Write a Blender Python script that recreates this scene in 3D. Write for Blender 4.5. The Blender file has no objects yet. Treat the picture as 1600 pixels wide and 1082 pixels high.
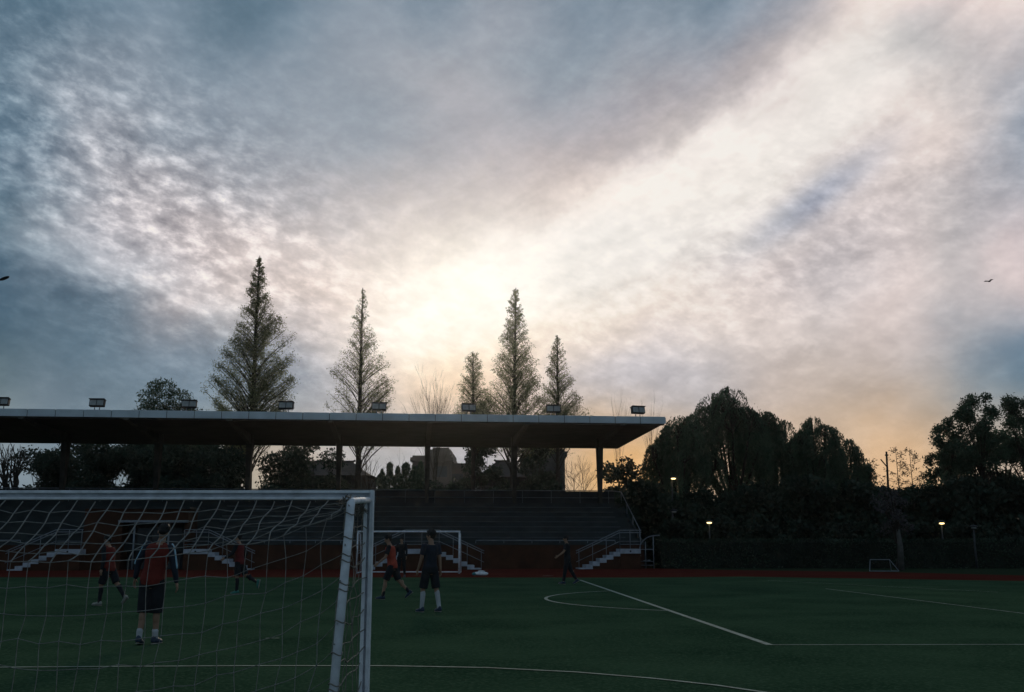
import bpy, bmesh, math, random
import numpy as np
from mathutils import Vector, Matrix, noise as mnoise

R = math.radians
S = bpy.context.scene
COL = S.collection

# ------------------------------------------------------------------ camera
F, CX, CY = 1555.0, 800.0, 541.0
PITCH = math.atan(307.0/F)
CP, SP = math.cos(PITCH), math.sin(PITCH)
EYE = 1.5
cam_d = bpy.data.cameras.new('camera'); cam = bpy.data.objects.new('camera', cam_d)
COL.objects.link(cam)
cam.location = (0, 0, EYE); cam.rotation_euler = (R(90)+PITCH, 0, 0)
cam_d.sensor_width = 36; cam_d.lens = 36*F/1600; cam_d.clip_start = .1; cam_d.clip_end = 3000
S.camera = cam
S.view_settings.view_transform = 'Standard'; S.view_settings.look = 'None'
S.view_settings.exposure = 0.0; S.view_settings.gamma = 1.0

def P(px, py, Y):
    """world point seen at photo pixel (px, py), Y metres ahead"""
    u = (px-CX)/F; v = (py-CY)/F
    k = Y/(CP+v*SP)
    return Vector((u*k, Y, EYE+k*(SP-v*CP)))
def G(px, py):
    v = (py-CY)/F
    d = EYE*(CP+v*SP)/(v*CP-SP)
    p = P(px, py, d); p.z = 0; return p
def ang(px, py):
    p = P(px, py, 1.0)-Vector((0, 0, EYE)); p.normalize()
    return math.degrees(math.atan2(p.x, p.y)), math.degrees(math.asin(p.z))

# ------------------------------------------------------------------ sky
W = bpy.data.worlds.new('World'); S.world = W; W.use_nodes = True
nt = W.node_tree; nt.nodes.clear()
def N(t, **k):
    n = nt.nodes.new(t)
    for a, b in k.items(): setattr(n, a, b)
    return n
def put(sock, v):
    if isinstance(v, bpy.types.NodeSocket): nt.links.new(v, sock)
    else: sock.default_value = v
def M_(op, a, b=0.0, c=0.0, clamp=False):
    n = N('ShaderNodeMath', operation=op, use_clamp=clamp)
    put(n.inputs[0], a); put(n.inputs[1], b); put(n.inputs[2], c)
    return n.outputs[0]
def V_(op, a, b=(0, 0, 0), c=None, scale=None):
    n = N('ShaderNodeVectorMath', operation=op)
    put(n.inputs[0], a); put(n.inputs[1], b)
    if c is not None: put(n.inputs[2], c)
    if scale is not None: put(n.inputs['Scale'], scale)
    return n.outputs[0]
def COMB(x, y, z):
    n = N('ShaderNodeCombineXYZ'); put(n.inputs[0], x); put(n.inputs[1], y); put(n.inputs[2], z); return n.outputs[0]
def NOISE(vec, scale, detail, rough=.55, dist=0.0, lac=2.0):
    n = N('ShaderNodeTexNoise'); put(n.inputs['Vector'], vec)
    n.inputs['Scale'].default_value = scale; n.inputs['Detail'].default_value = detail
    n.inputs['Roughness'].default_value = rough; n.inputs['Distortion'].default_value = dist
    n.inputs['Lacunarity'].default_value = lac
    return n
tc = N('ShaderNodeTexCoord'); D = tc.outputs['Generated']
sx = N('ShaderNodeSeparateXYZ'); put(sx.inputs[0], D); X_, Y_, Z_ = sx.outputs
A0 = M_('MULTIPLY', M_('ARCTAN2', X_, Y_), 57.29578)
E0 = M_('MULTIPLY', M_('ARCSINE', Z_), 57.29578)
zz = M_('ADD', M_('MAXIMUM', Z_, 0.0), 0.30)
CLD = COMB(M_('DIVIDE', X_, zz), M_('DIVIDE', Y_, zz), 0.0)          # a flat cloud layer seen from below
# layer turned so that its long streaks run towards the upper right
AE = COMB(M_('MULTIPLY', A0, .05), M_('MULTIPLY', E0, .05), Z_)
mp = N('ShaderNodeMapping', vector_type='TEXTURE'); put(mp.inputs[0], AE); mp.inputs['Rotation'].default_value = (0, 0, R(24)); mp.inputs['Scale'].default_value = (1.8, .8, 1)
STK = mp.outputs[0]
mp2 = N('ShaderNodeMapping', vector_type='TEXTURE'); put(mp2.inputs[0], AE); mp2.inputs['Rotation'].default_value = (0, 0, R(-14)); mp2.inputs['Scale'].default_value = (1.25, .72, 1)
ALT = mp2.outputs[0]
nw = NOISE(AE, 2.6, 5, .6)
nw2 = NOISE(STK, 2.6, 4, .55)
sw = N('ShaderNodeSeparateColor'); put(sw.inputs[0], nw.outputs['Color'])
sw2 = N('ShaderNodeSeparateColor'); put(sw2.inputs[0], nw2.outputs['Color'])
lowfade = M_('MULTIPLY_ADD', M_('DIVIDE', E0, 14.0, 0, True), .8, .2)
wa = M_('MULTIPLY', M_('ADD', M_('SUBTRACT', sw.outputs[0], .5), M_('SUBTRACT', sw2.outputs[0], .5)), 6.0)
we = M_('MULTIPLY', M_('ADD', M_('SUBTRACT', sw.outputs[1], .5), M_('SUBTRACT', sw2.outputs[1], .5)), 5.0)
A = M_('MULTIPLY_ADD', wa, M_('MULTIPLY', lowfade, .8), A0)
E = M_('MULTIPLY_ADD', we, M_('MULTIPLY', lowfade, .8), E0)
# cloud thickness chart: brightness of the cloud deck by direction
rowsY = [30, 120, 210, 300, 390, 480, 560, 625, 715]
LUM = [
 [.43,.44,.53,.44,.47,.54,.57,.56,.61,.55,.58,.58,.63,.81,.85,.79,.80],
 [.46,.55,.55,.53,.54,.57,.60,.64,.60,.58,.65,.68,.80,.91,.90,.84,.62],
 [.44,.60,.62,.60,.60,.59,.60,.65,.66,.67,.72,.85,.93,.92,.84,.80,.60],
 [.44,.62,.68,.68,.66,.64,.66,.69,.75,.80,.88,.95,.93,.80,.82,.76,.66],
 [.37,.60,.66,.74,.78,.80,.86,.95,.98,.97,.95,.91,.79,.76,.78,.80,.72],
 [.35,.40,.52,.69,.76,.82,.93,.95,.95,.92,.90,.86,.83,.79,.78,.76,.66],
 [.36,.39,.42,.48,.56,.70,.88,.93,.91,.84,.79,.76,.75,.74,.73,.64,.44],
 [.48,.44,.46,.50,.55,.60,.68,.75,.76,.71,.68,.67,.69,.69,.68,.63,.54],
 [.50,.48,.48,.55,.62,.66,.62,.64,.66,.70,.72,.72,.72,.74,.74,.70,.66]]
WARM = [[0]*17 for _ in range(6)] + [[0,0,0,0,0,0,.2,.5,.5,.2,0,.1,.2,.3,.35,.2,0],
 [.6,.1,0,0,0,0,.3,.7,.5,.2,.1,.2,.5,.7,.7,.5,.2],
 [.1,.1,.2,.5,.8,.5,.1,0,.1,1.5,2.0,1.2,1.0,1.1,1.5,1.2,.9]]
kL = [0, .28, .36, .44, .5, .6, .7, .8, .9, .96, 1.05]
kR = [0, 55, 74, 98, 115, 146, 180, 210, 234, 245, 252]
kG = [0, 80, 100, 120, 135, 155, 175, 199, 225, 238, 247]
kB = [0, 98, 118, 137, 152, 167, 180, 197, 219, 231, 240]
def ramp(L, w):
    r, g, b = (np.interp(L, kL, k)/255 for k in (kR, kG, kB))
    return (r*(1+.08*w), g*(1-.03*w), b*(1-.18*w))
pts, cols = [], []
for j, y in enumerate(rowsY):
    for i in range(17):
        pts.append(ang(i*100, y)); cols.append(ramp(LUM[j][i], WARM[j][i]))
        if i in (0, 16):
            pts.append(ang(-150 if i == 0 else 1750, y)); cols.append(cols[-1])
for i in range(0, 17, 2): pts.append(ang(i*100, -120)); cols.append(ramp(LUM[0][i]*.9, 0))
for i in range(0, 17): pts.append(ang(i*100, 790)); cols.append(ramp(LUM[8][i]*.95, WARM[8][i]))
BASE = np.array([.40, .47, .53])
gx = np.linspace(-29, 29, 18); gy = np.array([1.5, 5, 8.5, 12, 15.5, 19, 22.5, 26, 29.5])
sxg, syg = 3.7, 3.3
pts = np.array(pts); cols = np.array(cols)
Bx = np.exp(-((pts[:, :1]-gx)/sxg)**2); By = np.exp(-((pts[:, 1:]-gy)/syg)**2)
Amat = (Bx[:, :, None]*By[:, None, :]).reshape(len(pts), -1)
wts = np.linalg.solve(Amat.T@Amat+.02*np.eye(Amat.shape[1]), Amat.T@(cols-BASE)).reshape(len(gx), len(gy), 3)
def bump(x, c, s):
    t = M_('MULTIPLY', M_('SUBTRACT', x, float(c)), 1.0/s)
    return M_('POWER', 0.36788, M_('MULTIPLY', t, t))
GX = [bump(A, c, sxg) for c in gx]; GY = [bump(E, c, syg) for c in gy]
acc = COMB(*[float(b) for b in BASE])
for j in range(len(gy)):
    row = None
    for i in range(len(gx)):
        wv = tuple(float(q) for q in wts[i, j])
        row = V_('SCALE', wv, scale=GX[i]) if row is None else V_('MULTIPLY_ADD', wv, GX[i], row)
    acc = V_('MULTIPLY_ADD', row, GY[j], acc)
# small structure: ripples of altocumulus on the left, fibres elsewhere
def blob(px, py, rx, ry, rot=0):
    a, e = ang(px, py); k = 57.3/F
    dx = M_('SUBTRACT', A0, a); dy = M_('SUBTRACT', E0, e)
    c, s = math.cos(R(rot)), math.sin(R(rot))
    u = M_('MULTIPLY', M_('ADD', M_('MULTIPLY', dx, c), M_('MULTIPLY', dy, s)), 1/(rx*k))
    v = M_('MULTIPLY', M_('ADD', M_('MULTIPLY', dx, -s), M_('MULTIPLY', dy, c)), 1/(ry*k))
    return M_('POWER', .36788, M_('ADD', M_('MULTIPLY', u, u), M_('MULTIPLY', v, v)))
rip = NOISE(ALT, 21, 4, .62, .0).outputs['Fac']
fib = NOISE(STK, 9, 5, .6, .2).outputs['Fac']
vo = N('ShaderNodeTexVoronoi', feature='SMOOTH_F1'); put(vo.inputs['Vector'], V_('ADD', ALT, V_('SCALE', nw.outputs['Color'], scale=.22))); vo.inputs['Scale'].default_value = 17; vo.inputs['Smoothness'].default_value = .7
cell = M_('SUBTRACT', .42, vo.outputs['Distance'])
mL = M_('ADD', blob(250, 330, 330, 150, -28), M_('MULTIPLY', blob(1150, 420, 420, 160, 20), .35))
det = M_('ADD', M_('ADD', M_('MULTIPLY', M_('MAXIMUM', M_('SUBTRACT', rip, .47), M_('MULTIPLY', M_('SUBTRACT', rip, .47), .55)), M_('MULTIPLY_ADD', mL, .95, .10)), M_('MULTIPLY', cell, M_('MULTIPLY', mL, .28))),
         M_('MULTIPLY', M_('SUBTRACT', fib, .5), M_('MULTIPLY_ADD', blob(1150, 330, 520, 300, 24), .24, .10)))
band = blob(1272, 312, 115, 26, 31)
det = M_('SUBTRACT', det, M_('MULTIPLY', blob(1290, 375, 150, 40, 8), .02))
det = M_('SUBTRACT', det, M_('MULTIPLY', blob(705, 430, 130, 120), .06))
det = M_('SUBTRACT', det, M_('MULTIPLY', M_('MAXIMUM', M_('SUBTRACT', nw2.outputs['Fac'], .47), 0), M_('MULTIPLY', blob(760, 430, 260, 110, 8), .7)))
# two crisp cloud edges: the grey deck's lower rim (upper right) and the ripple field's lower rim (left)
def edge(p, q, soft, wob):
    (a0, e0), (a1, e1) = ang(*p), ang(*q); L_ = math.hypot(a1-a0, e1-e0); nx, ny = -(e1-e0)/L_, (a1-a0)/L_
    d = M_('ADD', M_('MULTIPLY', M_('SUBTRACT', A0, a0), nx), M_('MULTIPLY', M_('SUBTRACT', E0, e0), ny))
    d = M_('ADD', d, M_('MULTIPLY', M_('SUBTRACT', sw.outputs[2], .5), wob))
    mr = N('ShaderNodeMapRange', interpolation_type='SMOOTHSTEP'); put(mr.inputs[0], d)
    mr.inputs[1].default_value = -soft; mr.inputs[2].default_value = soft; mr.inputs[3].default_value = -1; mr.inputs[4].default_value = 1
    return mr.outputs[0]
det = M_('SUBTRACT', det, M_('MULTIPLY', M_('MULTIPLY', edge((820, 350), (1260, 90), 1.3, 9), blob(1040, 220, 300, 75, 30)), .09))
det = M_('ADD', det, M_('MULTIPLY', M_('MULTIPLY', edge((70, 420), (380, 512), .8, 5), blob(230, 465, 240, 60, -17)), .10))
col = V_('MULTIPLY_ADD', (1.06, 1.0, .94), det, acc)
col = V_('MULTIPLY_ADD', (-.22, -.165, -.10), M_('MULTIPLY', band, M_('MULTIPLY_ADD', fib, .8, .6)), col)
col = V_('MAXIMUM', col, (.05, .05, .05))
over = V_('MAXIMUM', V_('SUBTRACT', col, (.89, .875, .86)), (0, 0, 0))
col = V_('MINIMUM', V_('MULTIPLY_ADD', over, (-.35, -.35, -.35), col), (.955, .935, .91))     # thick cloud: brightness levels off
g = N('ShaderNodeGamma'); put(g.inputs[0], col); g.inputs[1].default_value = 2.2
# clear sky above the cloud, showing weakly through
SUN_AZ, SUN_EL = -3.4, 15.0
sky = N('ShaderNodeTexSky', sky_type='NISHITA'); sky.sun_disc = False
sky.sun_elevation = R(SUN_EL); sky.sun_rotation = R(SUN_AZ); sky.dust_density = 2.0
bg1 = N('ShaderNodeBackground'); put(bg1.inputs[0], sky.outputs[0]); bg1.inputs[1].default_value = .05
bg2 = N('ShaderNodeBackground'); put(bg2.inputs[0], g.outputs[0]); bg2.inputs[1].default_value = 1.0
mx = N('ShaderNodeMixShader'); mx.inputs[0].default_value = .97
nt.links.new(bg1.outputs[0], mx.inputs[1]); nt.links.new(bg2.outputs[0], mx.inputs[2])
wo = N('ShaderNodeOutputWorld'); nt.links.new(mx.outputs[0], wo.inputs[0])
W.cycles.sampling_method = 'MANUAL'; W.cycles.sample_map_resolution = 512

# ------------------------------------------------------------------ sun behind thin cloud
sd = bpy.data.lights.new('sun', 'SUN'); sun = bpy.data.objects.new('sun', sd); COL.objects.link(sun)
sd.energy = .8; sd.angle = R(8); sd.color = (1, .85, .66)
a, e = R(SUN_AZ), R(SUN_EL)
sdir = Vector((math.sin(a)*math.cos(e), math.cos(a)*math.cos(e), math.sin(e)))
sun.rotation_euler = sdir.to_track_quat('Z', 'Y').to_euler(); sun.location = sdir*400

# ================================================================== helpers
_mats = {}
def mat(name, col, rough=.8, var=.25, scale=3.0, metal=0.0, bump=0.0, transl=0.0, col2=None, emit=None, spec=.3):
    if name in _mats: return _mats[name]
    m = bpy.data.materials.new(name); m.use_nodes = True
    t = m.node_tree; b = t.nodes['Principled BSDF']
    b.inputs['Roughness'].default_value = rough; b.inputs['Metallic'].default_value = metal
    b.inputs['Specular IOR Level'].default_value = spec
    tcn = t.nodes.new('ShaderNodeTexCoord'); no = t.nodes.new('ShaderNodeTexNoise')
    t.links.new(tcn.outputs['Object'], no.inputs['Vector'])
    no.inputs['Scale'].default_value = scale; no.inputs['Detail'].default_value = 4
    r = t.nodes.new('ShaderNodeValToRGB'); t.links.new(no.outputs['Fac'], r.inputs[0])
    c2 = col2 or tuple(c*(1-var) for c in col)
    r.color_ramp.elements[0].position = .35; r.color_ramp.elements[1].position = .65
    r.color_ramp.elements[0].color = (*c2, 1); r.color_ramp.elements[1].color = (*[min(1, c*(1+var*.5)) for c in col], 1)
    t.links.new(r.outputs[0], b.inputs['Base Color'])
    if bump:
        bp = t.nodes.new('ShaderNodeBump'); bp.inputs['Strength'].default_value = bump
        t.links.new(no.outputs['Fac'], bp.inputs['Height']); t.links.new(bp.outputs[0], b.inputs['Normal'])
    if transl:
        tr = t.nodes.new('ShaderNodeBsdfTranslucent'); mi = t.nodes.new('ShaderNodeMixShader')
        t.links.new(r.outputs[0], tr.inputs[0]); mi.inputs[0].default_value = transl
        t.links.new(b.outputs[0], mi.inputs[1]); t.links.new(tr.outputs[0], mi.inputs[2])
        t.links.new(mi.outputs[0], t.nodes['Material Output'].inputs[0])
    if emit:
        b.inputs['Emission Color'].default_value = (*emit[0], 1); b.inputs['Emission Strength'].default_value = emit[1]
    _mats[name] = m
    return m

def tag(o, label=None, cat=None, group=None, kind=None):
    for k, v in (('label', label), ('category', cat), ('group', group), ('kind', kind)):
        if v: o[k] = v
    return o
def empty(name, loc=(0, 0, 0), rz=0):
    o = bpy.data.objects.new(name, None); COL.objects.link(o)
    o.location = loc; o.rotation_euler = (0, 0, rz); o.empty_display_size = .2; return o
def link(name, me, m=None, parent=None, loc=None):
    o = bpy.data.objects.new(name, me); COL.objects.link(o)
    if m is not None: me.materials.append(m)
    if parent is not None: o.parent = parent
    if loc is not None: o.location = loc
    return o

class MB:
    """collects shapes into ONE mesh"""
    def __init__(s): s.v = []; s.f = []; s.n = 0
    def add(s, vs, fs):
        s.v.extend([tuple(v) for v in vs]); s.f.extend([tuple(i+s.n for i in f) for f in fs]); s.n += len(vs); return s
    def box(s, a, b, M=None):
        (x0, y0, z0), (x1, y1, z1) = a, b
        vs = [Vector(p) for p in ((x0,y0,z0),(x1,y0,z0),(x1,y1,z0),(x0,y1,z0),(x0,y0,z1),(x1,y0,z1),(x1,y1,z1),(x0,y1,z1))]
        if M is not None: vs = [M@v for v in vs]
        return s.add(vs, [(0,3,2,1),(4,5,6,7),(0,1,5,4),(1,2,6,5),(2,3,7,6),(3,0,4,7)])
    def tube(s, pts, r, n=8, cap=True, flat=1.0):
        pts = [Vector(p) for p in pts]; rs = r if isinstance(r, (list, tuple)) else [r]*len(pts)
        vs, fs = [], []; side = None
        for i, p in enumerate(pts):
            d = (pts[min(i+1, len(pts)-1)]-pts[max(i-1, 0)])
            if d.length < 1e-9: d = Vector((0, 0, 1))
            d.normalize()
            if side is None:
                side = d.cross(Vector((0, 0, 1)) if abs(d.z) < .9 else Vector((0, 1, 0)))
            side = side-d*side.dot(d)
            if side.length < 1e-6: side = d.orthogonal()
            side.normalize(); up = side.cross(d)
            for k in range(n):
                t = 2*math.pi*(k+.5)/n
                vs.append(p+side*math.cos(t)*rs[i]+up*math.sin(t)*rs[i]*flat)
        for i in range(len(pts)-1):
            for k in range(n):
                a, b = i*n+k, i*n+(k+1) % n
                fs.append((a, b, b+n, a+n))
        if cap:
            fs.append(tuple(range(n-1, -1, -1))); o = (len(pts)-1)*n; fs.append(tuple(range(o, o+n)))
        return s.add(vs, fs)
    def rings(s, rings):
        n = len(rings[0]); vs = [p for r in rings for p in r]; fs = []
        for i in range(len(rings)-1):
            for k in range(n):
                a, b = i*n+k, i*n+(k+1) % n; fs.append((a, b, b+n, a+n))
        fs.append(tuple(range(n-1, -1, -1))); o = (len(rings)-1)*n; fs.append(tuple(range(o, o+n)))
        return s.add(vs, fs)
    def ell(s, c, r, M=None, n=14, m=9):
        c = Vector(c); rr = []
        for i in range(m):
            t = math.pi*(i+.5)/m-math.pi/2
            ring = []
            for k in range(n):
                q = 2*math.pi*k/n
                v = Vector((r[0]*math.cos(t)*math.cos(q), r[1]*math.cos(t)*math.sin(q), r[2]*math.sin(t)))
                ring.append(c+(M@v if M is not None else v))
            rr.append(ring)
        return s.rings(rr)
    def build(s, name, m, parent=None, smooth=False, bevel=0, loc=None):
        me = bpy.data.meshes.new(name); me.from_pydata(s.v, [], s.f); me.validate()
        o = link(name, me, m, parent, loc)
        if smooth:
            me.polygons.foreach_set('use_smooth', [True]*len(me.polygons))
        if bevel:
            b = o.modifiers.new('bevel', 'BEVEL'); b.width = bevel; b.segments = 2; b.limit_method = 'ANGLE'
        return o

def quads(name, V, m, parent=None):
    """V: (n,4,3) array of quads -> one mesh"""
    n = len(V); me = bpy.data.meshes.new(name)
    me.vertices.add(n*4); me.vertices.foreach_set('co', np.ascontiguousarray(V, dtype=np.float32).ravel())
    me.loops.add(n*4); me.loops.foreach_set('vertex_index', np.arange(n*4, dtype=np.int32))
    me.polygons.add(n); me.polygons.foreach_set('loop_start', np.arange(0, n*4, 4, dtype=np.int32))
    me.update(); return link(name, me, m, parent)
def leafquads(C, rng, ln, wd, hang=0.0):
    """pointed leaf-sized faces at centres C, random directions; hang 0..1 makes them droop"""
    n = len(C); d = rng.normal(size=(n, 3)); d[:, 2] = d[:, 2]*(1-hang)-hang*2.2
    d /= np.linalg.norm(d, axis=1)[:, None]
    q = np.cross(d, rng.normal(size=(n, 3))); q /= np.linalg.norm(q, axis=1)[:, None]
    l = ln*rng.uniform(.6, 1.3, (n, 1)); w = wd*rng.uniform(.6, 1.3, (n, 1))
    return np.stack([C-d*l*.5, C+q*w*.5-d*l*.05, C+d*l*.5, C-q*w*.5-d*l*.05], axis=1)

# ================================================================== materials
GRASS = mat('turf', (.030, .066, .046), .95, .35, .5, spec=.1)
def ground_mat(name, c1, c2, c3, s1, s2, rough=.95):
    m = bpy.data.materials.new(name); m.use_nodes = True; t = m.node_tree; b = t.nodes['Principled BSDF']
    b.inputs['Roughness'].default_value = rough; b.inputs['Specular IOR Level'].default_value = .0
    tcn = t.nodes.new('ShaderNodeTexCoord')
    a = t.nodes.new('ShaderNodeTexNoise'); a.inputs['Scale'].default_value = s1; a.inputs['Detail'].default_value = 5
    f = t.nodes.new('ShaderNodeTexNoise'); f.inputs['Scale'].default_value = s2; f.inputs['Detail'].default_value = 3
    t.links.new(tcn.outputs['Object'], a.inputs[0]); t.links.new(tcn.outputs['Object'], f.inputs[0])
    def ramp_(n, lo, hi, p0, p1):
        r = t.nodes.new('ShaderNodeValToRGB'); t.links.new(n.outputs['Fac'], r.inputs[0])
        r.color_ramp.elements[0].color = (*lo, 1); r.color_ramp.elements[1].color = (*hi, 1)
        r.color_ramp.elements[0].position = p0; r.color_ramp.elements[1].position = p1; return r
    r1 = ramp_(a, c1, c2, .35, .65); r2 = ramp_(f, (0, 0, 0), (1, 1, 1), .45, .75)
    mi = t.nodes.new('ShaderNodeMix'); mi.data_type = 'RGBA'
    t.links.new(r2.outputs[0], mi.inputs[0]); t.links.new(r1.outputs[0], mi.inputs[6]); mi.inputs[7].default_value = (*c3, 1)
    t.links.new(mi.outputs[2], b.inputs['Base Color'])
    bp = t.nodes.new('ShaderNodeBump'); bp.inputs['Strength'].default_value = .5; bp.inputs['Distance'].default_value = .03
    t.links.new(f.outputs['Fac'], bp.inputs['Height']); t.links.new(bp.outputs[0], b.inputs['Normal'])
    return m
M_PITCH = ground_mat('artificial_turf', (.020, .046, .025), (.041, .079, .043), (.068, .112, .066), .45, 26)
M_TRACK = ground_mat('tartan_track', (.090, .020, .014), (.068, .016, .012), (.115, .032, .026), .4, 30)
M_EARTH = ground_mat('ground_soil', (.020, .034, .020), (.030, .040, .024), (.035, .05, .03), .2, 5)
M_LINE = mat('line_paint', (.25, .31, .26), .9, .35, 6)
M_WHITE = mat('white_steel', (.74, .77, .82), .65, .18, 9, spec=.4)
M_WHITE2 = mat('painted_concrete', (.42, .46, .52), .7, .25, 3)
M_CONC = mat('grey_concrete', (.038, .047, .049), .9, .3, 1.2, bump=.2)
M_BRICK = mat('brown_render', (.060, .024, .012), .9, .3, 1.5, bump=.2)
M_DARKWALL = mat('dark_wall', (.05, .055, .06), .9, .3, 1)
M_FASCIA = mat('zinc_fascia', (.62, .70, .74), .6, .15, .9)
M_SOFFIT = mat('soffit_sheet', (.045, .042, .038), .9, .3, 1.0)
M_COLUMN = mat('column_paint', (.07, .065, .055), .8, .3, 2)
M_POLE = mat('lamp_pole', (.06, .065, .07), .6, .2, 5)
M_GLASS = mat('dark_glass', (.03, .04, .05), .25, .2, 2, spec=.5)
M_RAIL = mat('galvanised_rail', (.22, .25, .28), .45, .2, 6)
M_DARKM = mat('dark_steel', (.025, .028, .03), .5, .2, 5)
M_GREYM = mat('lamp_glass', (.35, .37, .36), .3, .2, 5, spec=.5)
M_BARK = mat('bark', (.045, .038, .03), .95, .3, 4, bump=.4)
M_BARKP = mat('pale_bark', (.09, .088, .08), .95, .3, 4)
M_LEAF = mat('conifer_leaf', (.22, .24, .11), .8, .4, .5, transl=.6)
M_WILLOW = mat('willow_leaf', (.075, .12, .07), .8, .4, .4, transl=.3)
M_BUSH = mat('bush_leaf', (.038, .060, .040), .8, .45, .6, transl=.25)
M_BLOSSOM = mat('blossom', (.085, .08, .082), .8, .4, 1, transl=.3)
M_ROOFT = mat('roof_tile', (.055, .045, .040), .9, .3, 2)
M_BUILD = mat('far_building', (.10, .09, .085), .9, .2, .3)
M_WIN = mat('far_window', (.05, .06, .07), .3, .2, .3)

# ================================================================== ground, track, pitch
def sheet(name, pts, z, m, th=None):
    me = bpy.data.meshes.new(name); me.from_pydata([(p[0], p[1], z) for p in pts], [], [tuple(range(len(pts)))])
    o = link(name, me, m); tag(o, kind='structure'); return o
sheet('ground', [(-1500, -400), (1500, -400), (1500, 2200), (-1500, 2200)], 0, M_EARTH)
g0 = G(0, 903); g1 = G(1000, 903.5); g2 = G(1160, 902); g3 = G(1600, 909)
h1 = G(1000, 888.6); h2 = G(1140, 891.5); h3 = G(1380, 894.5); h4 = G(1600, 900)
left_dir = (g0-g1); gl = g0+left_dir*1.0
sheet('track', [(gl.x-40, -60), (60, -60), (60, h4.y-6), (h4.x, h4.y), (h3.x, h3.y), (h2.x, h2.y), (h1.x, h1.y+.6), (gl.x-40, h1.y-7)], .012, M_TRACK)
sheet('football_pitch', [(gl.x, -40), (48, -40), (48, g3.y-5), (g3.x, g3.y), (g2.x, g2.y), (g1.x, g1.y), (g0.x, g0.y), (gl.x, gl.y)], .020, M_PITCH)

def ribbon(name, pts, w, label, closed=False):
    pts = [Vector((p.x, p.y, 0)) for p in pts]; vs, fs = [], []
    for i, p in enumerate(pts):
        d = pts[min(i+1, len(pts)-1)]-pts[max(i-1, 0)]; d.normalize(); n_ = Vector((-d.y, d.x, 0))*w/2
        vs += [(p+n_).to_tuple(), (p-n_).to_tuple()]
    vs = [(x, y, ribbon.z) for x, y, z in vs]; ribbon.z += .001
    for i in range(len(pts)-1): fs.append((2*i, 2*i+2, 2*i+3, 2*i+1))
    me = bpy.data.meshes.new(name); me.from_pydata(vs, [], fs)
    o = link(name, me, M_LINE); tag(o, kind='structure'); o['label'] = label; return o
ribbon.z = .025
def sub(p, q, n=12): return [p.lerp(q, i/n) for i in range(n+1)]
A1, A2 = G(906, 907.5), G(1203, 1010.5)
ribbon('pitch_marking', sub(A1, A2), .11, 'long white line running away towards the stand')
A3 = G(1560, 1010); ribbon('pitch_marking', sub(A2, A2+(A3-A2)*1.6), .05, 'thin white line going right from the corner')
# the D on the left of the long line
d_ = (A1-A2).normalized(); nl = Vector((-d_.y, d_.x, 0)); nl = nl if nl.x < 0 else -nl
cpt = G(965, 938.0); cpt = A2+d_*((cpt-A2).dot(d_)); tip = G(850, 935.5); sag = (tip-cpt).dot(nl); half = 4.6
Rr = (half*half+sag*sag)/(2*sag); cc = cpt+nl*(sag-Rr); am = math.asin(min(1, half/Rr)) if sag < Rr else math.pi-math.asin(half/Rr)
ribbon('pitch_marking', [cc+nl*Rr*math.cos(t)+d_*Rr*math.sin(t) for t in np.linspace(-am, am, 40)], .09, 'curved white line bulging left of the long line')
near = [(-300, 1050), (0, 1046.5), (200, 1045), (400, 1044), (600, 1044), (760, 1047), (900, 1054), (1020, 1064), (1120, 1075), (1200, 1087), (1290, 1105)]
ribbon('pitch_marking', [G(*p) for p in near], .06, 'white line in front of the near goal curving away right')
ribbon('pitch_marking', sub(G(1290, 921.5), G(1600, 961)), .05, 'faint white line far right of the pitch')
ribbon('pitch_marking', sub(G(1200, 908.5), G(1560, 927)), .04, 'very faint white line beyond the far right line')
ribbon('pitch_marking', sub(G(415, 1000.5), G(436, 1000.5)), .05, 'short white dash on the turf')
ribbon('pitch_marking', sub(G(848, 901.5), G(864, 901)), .10, 'short pale mark at the turf edge')

# ================================================================== goals
def goal(root, w, h, top_d, base_d, r, square=True, ropes=True, seed=1):
    """front frame on local y=0 facing +y, net side towards -y; local x from 0 (right) to -w (left)"""
    # posts and bar: square tube with a groove on the net side
    if square:
        for nm, a, b in (('goal_post', (-r, -r, 0), (r, r, h)), ('goal_post', (-w-r, -r, 0), (-w+r, r, h))):
            m = MB(); x0, x1 = a[0], b[0]
            m.box((x0, r*.3, 0), (x1, r, h+r)).box((x0, -r, 0), (x0+r*.75, r*.298, h-r)).box((x1-r*.75, -r, 0), (x1, r*.298, h+r))
            m.build(nm, M_WHITE, root, bevel=.004)
        m = MB().box((-w+r+.002, r*.3, h-r), (-r-.002, r-.003, h+r-.002)).box((-w+r+.002, -r*1.05, h+r*.35), (r*.2, r*.298, h+r-.002)).box((-w+r+.002, -r, h-r), (-r-.002, r*.298, h-r*.45))
        m.build('crossbar', M_WHITE, root, bevel=.004)
    else:
        for x in (0, -w): MB().tube([(x, 0, 0), (x, 0, h)], r, 10).build('goal_post', M_WHITE, root, True)
        MB().tube([(-w-r, 0, h), (r, 0, h)], r, 10).build('crossbar', M_WHITE, root, True)
    hb = h-.15
    for x in (0, -w):
        pts = [(x, -r, hb+.10), (x, -top_d*.5, hb+.075), (x, -top_d+.10, hb+.05), (x, -top_d+.03, hb+.03), (x, -top_d, hb-.03), (x, -top_d-.015, hb-.12), (x, -base_d, .04)]
        MB().tube(pts, [r*.62]*3+[r*.8]*4, 12).build('back_support', M_WHITE, root, True)
        MB().tube([(x, -base_d, .035), (x, -r, .035)], r*.7, 8).build('ground_bar', M_WHITE, root, True)
    MB().tube([(-w, -base_d, .035), (0, -base_d, .035)], r*.7, 8).build('ground_bar', M_WHITE, root, True)
M_ROPE = mat('net_rope', (.23, .235, .225), .9, .3, 20)
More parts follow.
